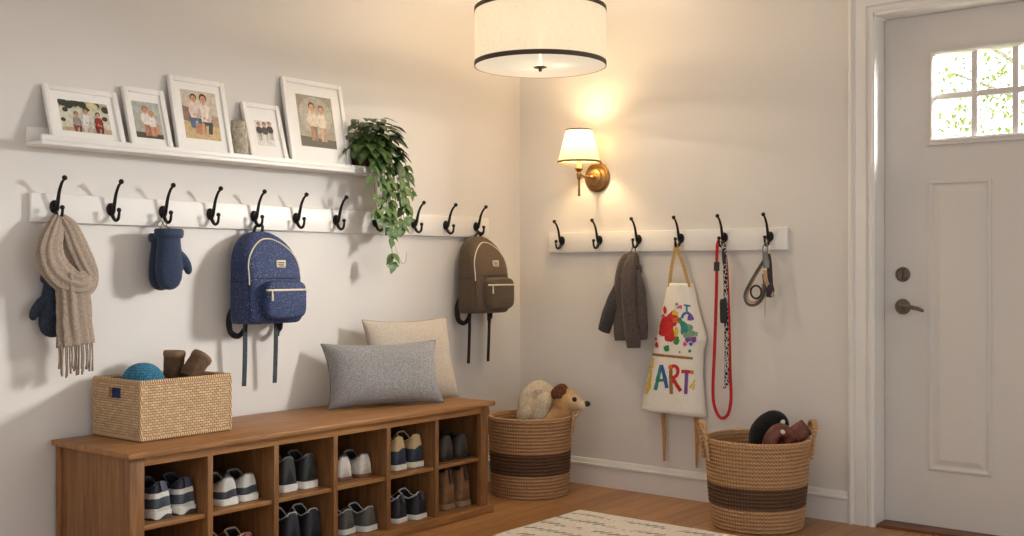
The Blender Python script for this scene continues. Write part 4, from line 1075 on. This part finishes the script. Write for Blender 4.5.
G = [[b.verts.new(ap(itp(Lc, z)+(itp(Rc, z)-itp(Lc, z))*i/NU, z+(.012*(i/NU-.2) if j == NV else 0)*-1)) for i in range(NU+1)] for j, z in enumerate([ZT+(ZB-ZT)*j/NV for j in range(NV+1)])]
for j in range(NV):
    for i in range(NU): quad(b, (G[j][i], G[j+1][i], G[j+1][i+1], G[j][i+1]))
obj('cloth', b, apm, t, smooth=180, solid=.002, solid_off=-1)
tan = fabric('tan_tape', S(206, 170, 110), S(172, 134, 80), 500); brn = fabric('brown_tape', S(198, 148, 94), S(164, 116, 70), 500)
b = NB()
sweep(b, [(.05, .955, ZT-.02), (.056, .972, 1.11), (.064, .996, 1.20), (.070, 1.002, 1.225), (.066, 1.011, 1.20), (.058, 1.042, 1.11), (.052, 1.066, ZT-.02)], .017, .003, 4, (1, 0, 0), rect=True, m=6); obj('neck_strap', b, tan, t)
for u0, v0, u1, v1 in ((662.5, 405, 664, 461), (696, 412, 696.5, 468)):
    a, c = bw(u0, v0, .04), bw(u1, v1, .035)
    b = NB(); sweep(b, [(.036, a.y, a.z+.03), (.04, a.y, a.z), (.036, (a.y+c.y)/2+.004, (a.z+c.z)/2), (.032, c.y, c.z)], [.02, .022, .02, .012], .003, 4, (1, 0, 0), rect=True); obj('tie_string', b, brn, t)
PAINT = {k: plain('paint_'+k, c, .55, vary=.14, scale=70) for k, c in dict(red=S(206, 40, 40), orange=S(226, 112, 48), yellow=S(228, 190, 62), green=S(46, 140, 72), teal=S(52, 138, 130), blue=S(52, 96, 178), purple=S(128, 72, 150), pink=S(214, 90, 130), sage=S(120, 164, 130), brown=S(160, 112, 60)).items()}
PK = list(PAINT)
def apx(u, v, off): 
    p = bw(u, v, .06); p = bw(u, v, apout(p.y, p.z)); return ap(p.y, p.z, off)
class Paint:
    def __init__(s): s.b = NB(); s.k = 0
    def stroke(s, pts, w, col):
        s.k += 1; off = .0012+s.k*.00007; P = smooth_path([Vector((u, v, 0)) for u, v in pts], 6); pr = None
        for i, p in enumerate(P):
            T_ = (P[min(i+1, len(P)-1)]-P[max(0, i-1)]).normalized(); n_ = Vector((-T_.y, T_.x, 0)); ww = w/2*(1+.25*noise.noise(Vector((p.x*.5, p.y*.5, s.k))))
            r = [s.b.verts.new(apx(*(p+n_*ww*f_).xy, off)) for f_ in (-1, 0, 1)]
            if pr:
                for k in range(2): quad(s.b, (pr[k], pr[k+1], r[k+1], r[k]), PK.index(col))
            pr = r
    def blob(s, u, v, ru, rv, col, rough=.35, n=28):
        s.k += 1; off = .0012+s.k*.00007; c = s.b.verts.new(apx(u, v, off)); rs = []
        for g in (.5, 1):
            rs.append([])
            for k in range(n):
                a = 2*PI*k/n; f_ = g*(1+rough*noise.noise(Vector((math.cos(a)*1.6+s.k*3, math.sin(a)*1.6, s.k*.7)))+rough*.5*noise.noise(Vector((math.cos(a)*5+s.k, math.sin(a)*5, 2))))
                rs[-1].append(s.b.verts.new(apx(u+ru*f_*math.cos(a), v+rv*f_*math.sin(a), off)))
        for k in range(n):
            quad(s.b, (c, rs[0][k], rs[0][(k+1) % n]), PK.index(col)); quad(s.b, (rs[0][k], rs[1][k], rs[1][(k+1) % n], rs[0][(k+1) % n]), PK.index(col))
    def done(s, name): return obj(name, s.b, [PAINT[k] for k in PK], t, smooth=180)
p = Paint()
p.blob(666, 326, 8, 10, 'red'); p.blob(672, 319, 6, 7, 'red'); p.blob(670, 335, 7, 6, 'red'); p.blob(664, 331, 5, 6, 'red'); p.blob(675, 313, 3, 3, 'yellow', .5); p.blob(677, 320, 4, 3, 'orange', .5)
p.blob(676, 332, 2.6, 5, 'yellow', .5)
p.blob(687, 331, 6, 8, 'sage'); p.stroke([(679, 318), (684, 327), (691, 337)], 4, 'green'); p.blob(684, 327, 4, 7, 'teal', .5); p.blob(690, 334, 5, 4, 'sage', .6); p.blob(677, 341, 3, 4, 'green', .6)
p.stroke([(682, 318), (684, 314), (688, 313), (692, 316), (694, 320)], 2.4, 'blue'); p.stroke([(687, 305), (687, 313)], 2, 'teal'); p.stroke([(684, 305), (691, 306)], 1.6, 'blue'); p.blob(690, 318, 2.4, 3, 'purple', .5)
p.blob(680, 307, 2.6, 2.2, 'pink', .6); p.blob(677, 304, 1.5, 1.5, 'teal'); p.blob(665, 310, 1.6, 4, 'red', .7); p.blob(663, 316, 1.6, 2, 'pink', .5)
p.blob(688, 340, 3, 2.5, 'purple', .5); p.blob(694, 339, 3, 3, 'purple', .6); p.blob(685, 344, 2, 2, 'pink', .5); p.blob(691, 344, 2, 1.6, 'blue', .5); p.blob(697, 334, 2, 2.5, 'sage', .5)
p.blob(657, 345, 1.8, 2.6, 'red', .6); p.blob(656, 339, 1.3, 1.5, 'pink'); p.blob(667, 348.5, 2.8, 3.6, 'green', .3); p.blob(690, 351, 1.6, 1.6, 'teal'); p.blob(680, 352, 1, 1, 'purple')
p.done('painted_splashes')
p = Paint(); p.stroke([(652, 354.2), (664, 355.6), (678, 357), (693, 358.4)], 2.6, 'brown'); p.done('pocket_edge')
p = Paint()
p.stroke([(650.5, 366), (650, 380), (646.5, 394)], 3, 'yellow'); p.stroke([(653.5, 358), (652, 368)], 2.4, 'yellow'); p.blob(649, 385, 2.4, 4, 'yellow', .6); p.stroke([(690, 388), (697, 379)], 2.4, 'yellow'); p.stroke([(693, 390), (696, 384)], 2, 'yellow')
p.stroke([(655.5, 390), (658, 379), (661.5, 365)], 3.6, 'teal'); p.stroke([(661.5, 365), (664.5, 376), (667, 388)], 3.6, 'blue'); p.stroke([(657, 380.5), (665.5, 380)], 2.8, 'green')
p.stroke([(671, 366), (671, 378), (671.5, 394)], 3.6, 'brown'); p.stroke([(670.5, 367), (675, 366), (678, 369.5), (677, 375), (672, 379)], 3.4, 'red'); p.stroke([(673, 379), (677, 385), (681, 391)], 3.6, 'red'); p.blob(670.5, 367, 2.2, 2.2, 'orange')
p.stroke([(681.5, 371.5), (687, 371.5), (694.5, 372.5)], 3.4, 'red'); p.blob(692.5, 372.5, 2.2, 1.8, 'orange'); p.stroke([(686.8, 372), (686.4, 382), (685.8, 394)], 3.4, 'purple')
p.done('art_lettering')

# ------------------------------------------------------------------ dog leashes and collar
redm = fabric('red_webbing', S(208, 58, 60), S(172, 40, 42), 500)
t = T('dog_leash', 'red webbing dog leash hanging in a long loop on the fifth hook', 'leash', (.05, 1.236, .40), 'B')
def bp(u, v, o): return bw(u, v, o)
b = NB()
sweep(b, [bp(719, 240, .078), bp(717, 250, .08), bp(716.5, 290, .07), bp(714.5, 350, .06), bp(713, 390, .055), bp(715, 408, .055), bp(721, 418, .055), bp(728, 414, .055), bp(731, 398, .055), bp(730, 370, .055), bp(728.5, 310, .045), bp(726, 260, .06), bp(722, 241, .072)], .015, .0035, 4, (1, .5, 0), rect=True, m=8); obj('strap', b, redm, t)
b = NB(); a, c = bp(716.8, 262, .078), bp(716.6, 271, .078); sweep(b, [a, c], .026, .009, 4, (1, .5, 0), rect=True, m=2); obj('slider', b, plain('black_plastic', S(36, 34, 34), .5), t)
pm = NT('black_white_pattern'); v_ = pm.voronoi(pm.mapping((1, 1, .7)), 75, 'Distance', 'DISTANCE_TO_EDGE'); pm.color(pm.ramp(v_, [(.06, S(196, 190, 182)), (.12, S(26, 25, 25))])); pm.set(Roughness=.8)
t = T('dog_leash', 'black and white patterned dog leash with a black handle grip on the fifth hook', 'leash', (.05, 1.25, .52), 'B')
b = NB(); sweep(b, [bp(723, 243, .082), bp(724.5, 252, .085), bp(725.5, 290, .082), bp(726.5, 340, .074), bp(726.5, 385, .07)], .019, .0035, 4, (1, .4, 0), rect=True); obj('strap', b, pm.m, t)
b = NB(); sweep(b, [bp(723, 241, .08), bp(723.7, 255, .087), bp(724.5, 264, .089)], .016, .006, 4, (1, .4, 0), rect=True); obj('top_tab', b, plain('black_tab', S(30, 29, 29), .6), t)
b = NB(); sweep(b, [bp(723, 299, .092), bp(723.3, 303, .094), bp(723.6, 319, .092), bp(723.6, 323, .09)], [.026, .034, .034, .028], [.012, .018, .018, .012], 14, (1, .3, 0)); obj('grip', b, plain('black_rubber', S(28, 27, 27), .6), t)
b = NB(); tube(b, [bp(726.5, 384, .07), bp(725, 388, .07), bp(723, 387, .07)], .0025, 6); obj('end_clip', b, M['iron'], t)

t = T('dog_collar', 'leather dog collar with black ring and metal clip on the last hook by the door', 'collar', (.06, 1.44, .95), 'B')
ol = plain('grey_green_leather', S(92, 88, 80), .6, vary=.15); ol2 = plain('tan_leather', S(186, 148, 112), .6, vary=.12)
b = NB(); sweep(b, [bp(767, 256, .075), bp(759, 268, .078), bp(749, 285, .08), bp(744.8, 296, .08), bp(748, 304, .08), bp(756, 304.5, .08), bp(763, 297, .078), bp(764.5, 286, .076), bp(763.5, 274, .074)], .013, .005, 4, (1, .3, 0), rect=True, m=8); obj('outer_band', b, ol, t)
b = NB(); sweep(b, [bp(766.5, 258, .072), bp(760, 269, .076), bp(751, 285, .076), bp(747.4, 296, .076), bp(750, 301.5, .076), bp(756.5, 301.5, .076), bp(762, 294, .076), bp(762.5, 284, .074)], .009, .004, 4, (1, .3, 0), rect=True, m=8); obj('inner_band', b, ol2, t)
b = NB(); sweep(b, [bp(765, 270, .09), bp(766, 280, .094), bp(771, 291, .09), bp(773.5, 297, .085)], [.016, .018, .018, .012], .005, 4, (1, .3, 0), rect=True); obj('loose_strap', b, ol2, t)
cr = bp(756, 292, .092); b = NB(); sweep(b, [cr+Vector((.004*math.cos(2*PI*k/28), .028*math.cos(2*PI*k/28), .029*math.sin(2*PI*k/28))) for k in range(28)], .009, .009, 8, (1, 0, 0), closed=True, smoothp=False); obj('ring', b, plain('black_ring', S(24, 23, 23), .35), t)
b = NB(); tube(b, [bp(766, 242, .078), bp(763, 247, .08), bp(763.5, 253, .08), bp(766, 256, .08), bp(767.5, 250, .08), bp(767, 244, .078)], .0032, 8); 
sweep(b, [bp(765, 252, .085), bp(766, 262, .088), bp(766.5, 268, .088)], [.022, .032, .026], [.014, .016, .014], 12, (1, .3, 0)); obj('metal_clip', b, plain('dull_steel', S(130, 126, 118), .35, .8), t)
b = NB(); sweep(b, [bp(768, 254, .078), bp(769.5, 266, .08), bp(770, 282, .08), bp(771, 297, .078)], [.02, .022, .026, .018], .008, 4, (1, .3, 0), rect=True); 
sweep(b, [bp(769, 282, .084), bp(770, 290, .088), bp(769.5, 297, .084)], [.03, .04, .03], .018, 10, (1, .3, 0)); obj('buckle_strap', b, plain('black_collar_strap', S(42, 37, 35), .6), t)
b = NB(); tube(b, [bp(765.5, 294, .07), bp(765, 306, .066), bp(764.8, 317, .064)], [.0022, .0026, .0018], 6); obj('buckle_pin', b, plain('pale_metal', S(170, 164, 154), .4, .5), t)

# ------------------------------------------------------------------ pendant lamp and wall sconce
PCX, PCY, PZ0, PZ1, PR = .772, -.834, 1.988, 2.243, .286
t = T('pendant_lamp', 'cream linen drum pendant lamp hanging in front of the corner', 'lamp', (PCX, PCY, PZ0), 'O')
hh = PZ1-PZ0
linen = emis('pendant_linen', S(240, 226, 196), (1.0, .86, .64, 1), .46, .05, .5, pas=.07, dark_inner=True)
b = NB(); lathe(b, [(PR, .004), (PR, hh*.33), (PR, hh*.66), (PR, hh-.004)], 72); obj('drum_shade', b, linen, t, smooth=180)
b = NB(); lathe(b, [(.001, .0), (PR*.5, .0), (PR-.002, .0)], 72); obj('diffuser', b, emis('pendant_diffuser', S(244, 234, 212), (1.0, .88, .68, 1), .66, .40, .6, False, pas=.03), t, smooth=180)
tm = plain('dark_brown_tape', S(70, 54, 42), .6)
for z in (.0, hh):
    b = NB(); s = .019 if z == 0 else -.019; lathe(b, [(PR-.002, z-.001), (PR+.002, z-.001), (PR+.0025, z+s/2), (PR+.002, z+s), (PR-.002, z+s), (PR-.002, z-.001)], 72); obj('shade_trim', b, tm, t)
b = NB(); lathe(b, [(0, -.024), (.006, -.022), (.009, -.016), (.006, -.011), (.012, -.009), (.026, -.007), (.030, -.003), (.028, .0), (0, .0)], 28); obj('finial', b, M['bronze'], t)
b = NB(); tube(b, [(0, 0, 0), (0, 0, .2), (0, 0, hh)], .006, 10, 2); tube(b, [(0, 0, hh), (0, 0, .5), (0, 0, CH-PZ0-.02)], .007, 10, 2)
for k in range(3):
    a = 2*PI*k/3; tube(b, [(0, 0, hh-.01), (PR*math.cos(a), PR*math.sin(a), hh-.01)], .003, 6, 2)
obj('stem', b, M['bronze'], t)
b = NB(); lathe(b, [(0, CH-PZ0-.03), (.05, CH-PZ0-.028), (.065, CH-PZ0-.012), (.066, CH-PZ0), (0, CH-PZ0)], 32); obj('ceiling_canopy', b, M['bronze'], t)

SO, SX = .165, .506
t = T('wall_sconce', 'brass wall sconce with a cream cone shade above the short hook rail', 'lamp', (0, SX, 1.572), 'B')
b = NB(); lathe(b, [(0, .0), (.066, .0), (.068, .006), (.062, .012), (.056, .014), (.054, .02), (.046, .024), (.04, .026), (.036, .034), (.02, .04), (0, .04)], 40, (0, SX, 1.572), 'x')
for v in b.verts: v.co.y = SX+(v.co.y-SX)*1.12; v.co.z = 1.572+(v.co.z-1.572)*1.12
obj('wall_plate', b, M['brass'], t)
b = NB(); tube(b, [(.03, SX, 1.570), (.07, SX, 1.566), (.12, SX, 1.568), (SO, SX, 1.572)], .008, 12, out=(0, 1, 0)); ball(b, (.05, SX, 1.568), .013, 10); obj('arm', b, M['brass'], t)
b = NB(); lathe(b, [(0, 1.468), (.006, 1.468), (.0075, 1.474), (.006, 1.482), (.006, 1.55), (.011, 1.555), (.013, 1.58), (.009, 1.588), (.016, 1.598), (.021, 1.604), (.020, 1.608), (0, 1.608)], 24, (SO, SX, 0)); obj('upright_rod', b, M['brass'], t)
b = NB(); lathe(b, [(.0125, 1.605), (.0125, 1.68), (0, 1.681)], 20, (SO, SX, 0)); obj('candle_tube', b, plain('cream_candle', S(224, 206, 168), .6), t)
b = NB(); lathe(b, [(.008, 1.68), (.016, 1.70), (.017, 1.715), (.009, 1.735), (.0, 1.748)], 16, (SO, SX, 0)); 
obj('bulb', b, emis('lit_bulb', S(255, 240, 210), (1.0, .80, .48, 1), 3.0, .85, .5, False), t)
b = NB(); lathe(b, [(.106, 1.636), (.092, 1.69), (.078, 1.745), (.064, 1.80)], 48, (SO, SX, 0)); obj('lamp_shade', b, emis('sconce_shade', S(240, 222, 180), (1.0, .82, .50, 1), .35, .0, .5, pas=.35), t, smooth=180)
for r, z, s in ((.107, 1.634, .009), (.065, 1.801, -.007)):
    b = NB(); lathe(b, [(r-.002, z-.0005), (r+.002, z-.0005), (r+.0015, z+s), (r-.003, z+s), (r-.002, z-.0005)], 48, (SO, SX, 0)); obj('shade_trim', b, plain('olive_tape', S(96, 82, 54), .6), t)

# ------------------------------------------------------------------ rug
def rug_mat():
    t = NT('cream_woven_rug'); x, y, z = t.sep(t.tc())
    n = t.noise(t.tc(), 9, 3); f = t.noise(t.tc(), 130, 3)
    # rows of broken zigzag stitches running along x
    row = t.math('MULTIPLY', y, 1/.115); fr = t.math('SUBTRACT', t.math('FRACT', row), .5)
    saw = t.math('SUBTRACT', t.math('FRACT', t.math('MULTIPLY', x, 26)), .5)
    dd = t.math('ABSOLUTE', t.math('SUBTRACT', fr, t.math('ADD', t.math('MULTIPLY', saw, .30), t.math('MULTIPLY', t.math('SUBTRACT', n, .5), .5))))
    m = t.math('MULTIPLY', t.math('LESS_THAN', dd, .075), t.math('GREATER_THAN', t.math('ADD', n, t.math('MULTIPLY', f, .3)), .58))
    base = t.ramp(f, [(.3, S(222, 213, 198)), (.7, S(248, 243, 234))])
    t.color(t.mix(t.math('MULTIPLY', m, .9), base, S(92, 90, 82)))
    t.set(Roughness=.95); t.p.inputs['Specular IOR Level'].default_value = .1
    t.bump(f, .9, .006); return t.m
b = NB(); RX0, RX1, RY0, RY1 = .792, 2.9, -2.9, -.562
N1, N2 = 60, 66; G = []
for i in range(N1+1):
    G.append([])
    for j in range(N2+1):
        x, y = RX0+(RX1-RX0)*i/N1, RY0+(RY1-RY0)*j/N2
        e = .004*noise.noise(Vector((x*9, y*9, 0)))
        if i in (0, N1): x += e
        if j in (0, N2): y += e
        G[-1].append(b.verts.new((x, y, .012+.0015*noise.noise(Vector((x*14, y*14, 1))))))
for i in range(N1):
    for j in range(N2): quad(b, (G[i][j], G[i+1][j], G[i+1][j+1], G[i][j+1]))
bd = [G[i][0] for i in range(N1)]+[G[N1][j] for j in range(N2)]+[G[i][N2] for i in range(N1, 0, -1)]+[G[0][j] for j in range(N2, 0, -1)]
lowv = [b.verts.new((v.co.x, v.co.y, .0005)) for v in bd]
for k in range(len(bd)): quad(b, (bd[k], bd[(k+1) % len(bd)], lowv[(k+1) % len(bd)], lowv[k]))
tag(obj('area_rug', b, rug_mat(), None, smooth=60), 'cream rug with rows of grey stitching on the oak floor', 'rug')

# ------------------------------------------------------------------ light
def light(name, typ, loc, energy, col, **k):
    d = bpy.data.lights.new(name, typ); d.energy = energy; d.color = col
    for a, c in k.items(): setattr(d, a, c)
    o = bpy.data.objects.new(name, d); COL.objects.link(o); o.location = loc; return o
warm = (1.0, .83, .62)
for k in range(8):
    a = 2*PI*k*3/8+.4; light('pendant_bulb', 'POINT', (PCX+.09*math.cos(a), PCY+.09*math.sin(a), PZ0+.03+.019*k), 3.8, warm, shadow_soft_size=0)
light('sconce_bulb', 'POINT', (SX, -SO, 1.742), 9.0, (1.0, .71, .38), shadow_soft_size=.03)
def aim(o, tgt): o.rotation_euler = (Vector(tgt)-o.location).to_track_quat('-Z', 'Y').to_euler()
light('upper_wall_fill', 'POINT', (PCX, PCY, PZ1+.06), 7, (1.0, .76, .50), shadow_soft_size=.03)  # added fill lamp above the drum, warms the upper walls
o = light('bright_sky_outside', 'AREA', (4.3, 1.55, 2.5), 980, (1.0, .985, .975), shape='RECTANGLE', size=2.2, size_y=1.1, spread=math.radians(120)); aim(o, (2.47, .1, 1.84))

w = bpy.data.worlds.new('daylight'); SC.world = w; w.use_nodes = True
n, l = w.node_tree.nodes, w.node_tree.links; n.clear()
out = n.new('ShaderNodeOutputWorld'); bg = n.new('ShaderNodeBackground'); tc = n.new('ShaderNodeTexCoord'); sp = n.new('ShaderNodeSeparateXYZ')
l.new(tc.outputs['Generated'], sp.inputs[0])
rp = n.new('ShaderNodeValToRGB'); e = rp.color_ramp.elements
e[0].position = .45; e[0].color = (.94, .95, .97, 1); e[1].position = .75; e[1].color = (2.2, 2.25, 2.25, 1)
mp = n.new('ShaderNodeMapRange'); mp.inputs[1].default_value = -1; mp.inputs[2].default_value = 1
l.new(sp.outputs[1], mp.inputs[0]); l.new(mp.outputs[0], rp.inputs[0]); l.new(rp.outputs[0], bg.inputs[0]); l.new(bg.outputs[0], out.inputs[0])

# ------------------------------------------------------------------ camera
cd = bpy.data.cameras.new('camera'); co = bpy.data.objects.new('camera', cd); COL.objects.link(co)
co.location = CAM; co.rotation_euler = (PI/2, 0, TH)
cd.sensor_width = 36; cd.lens = FPX/1024*36; cd.shift_y = 2/1024; cd.clip_start = .05
SC.camera = co
SC.view_settings.view_transform = 'Standard'; SC.view_settings.look = 'None'
SC.view_settings.exposure = 0.06
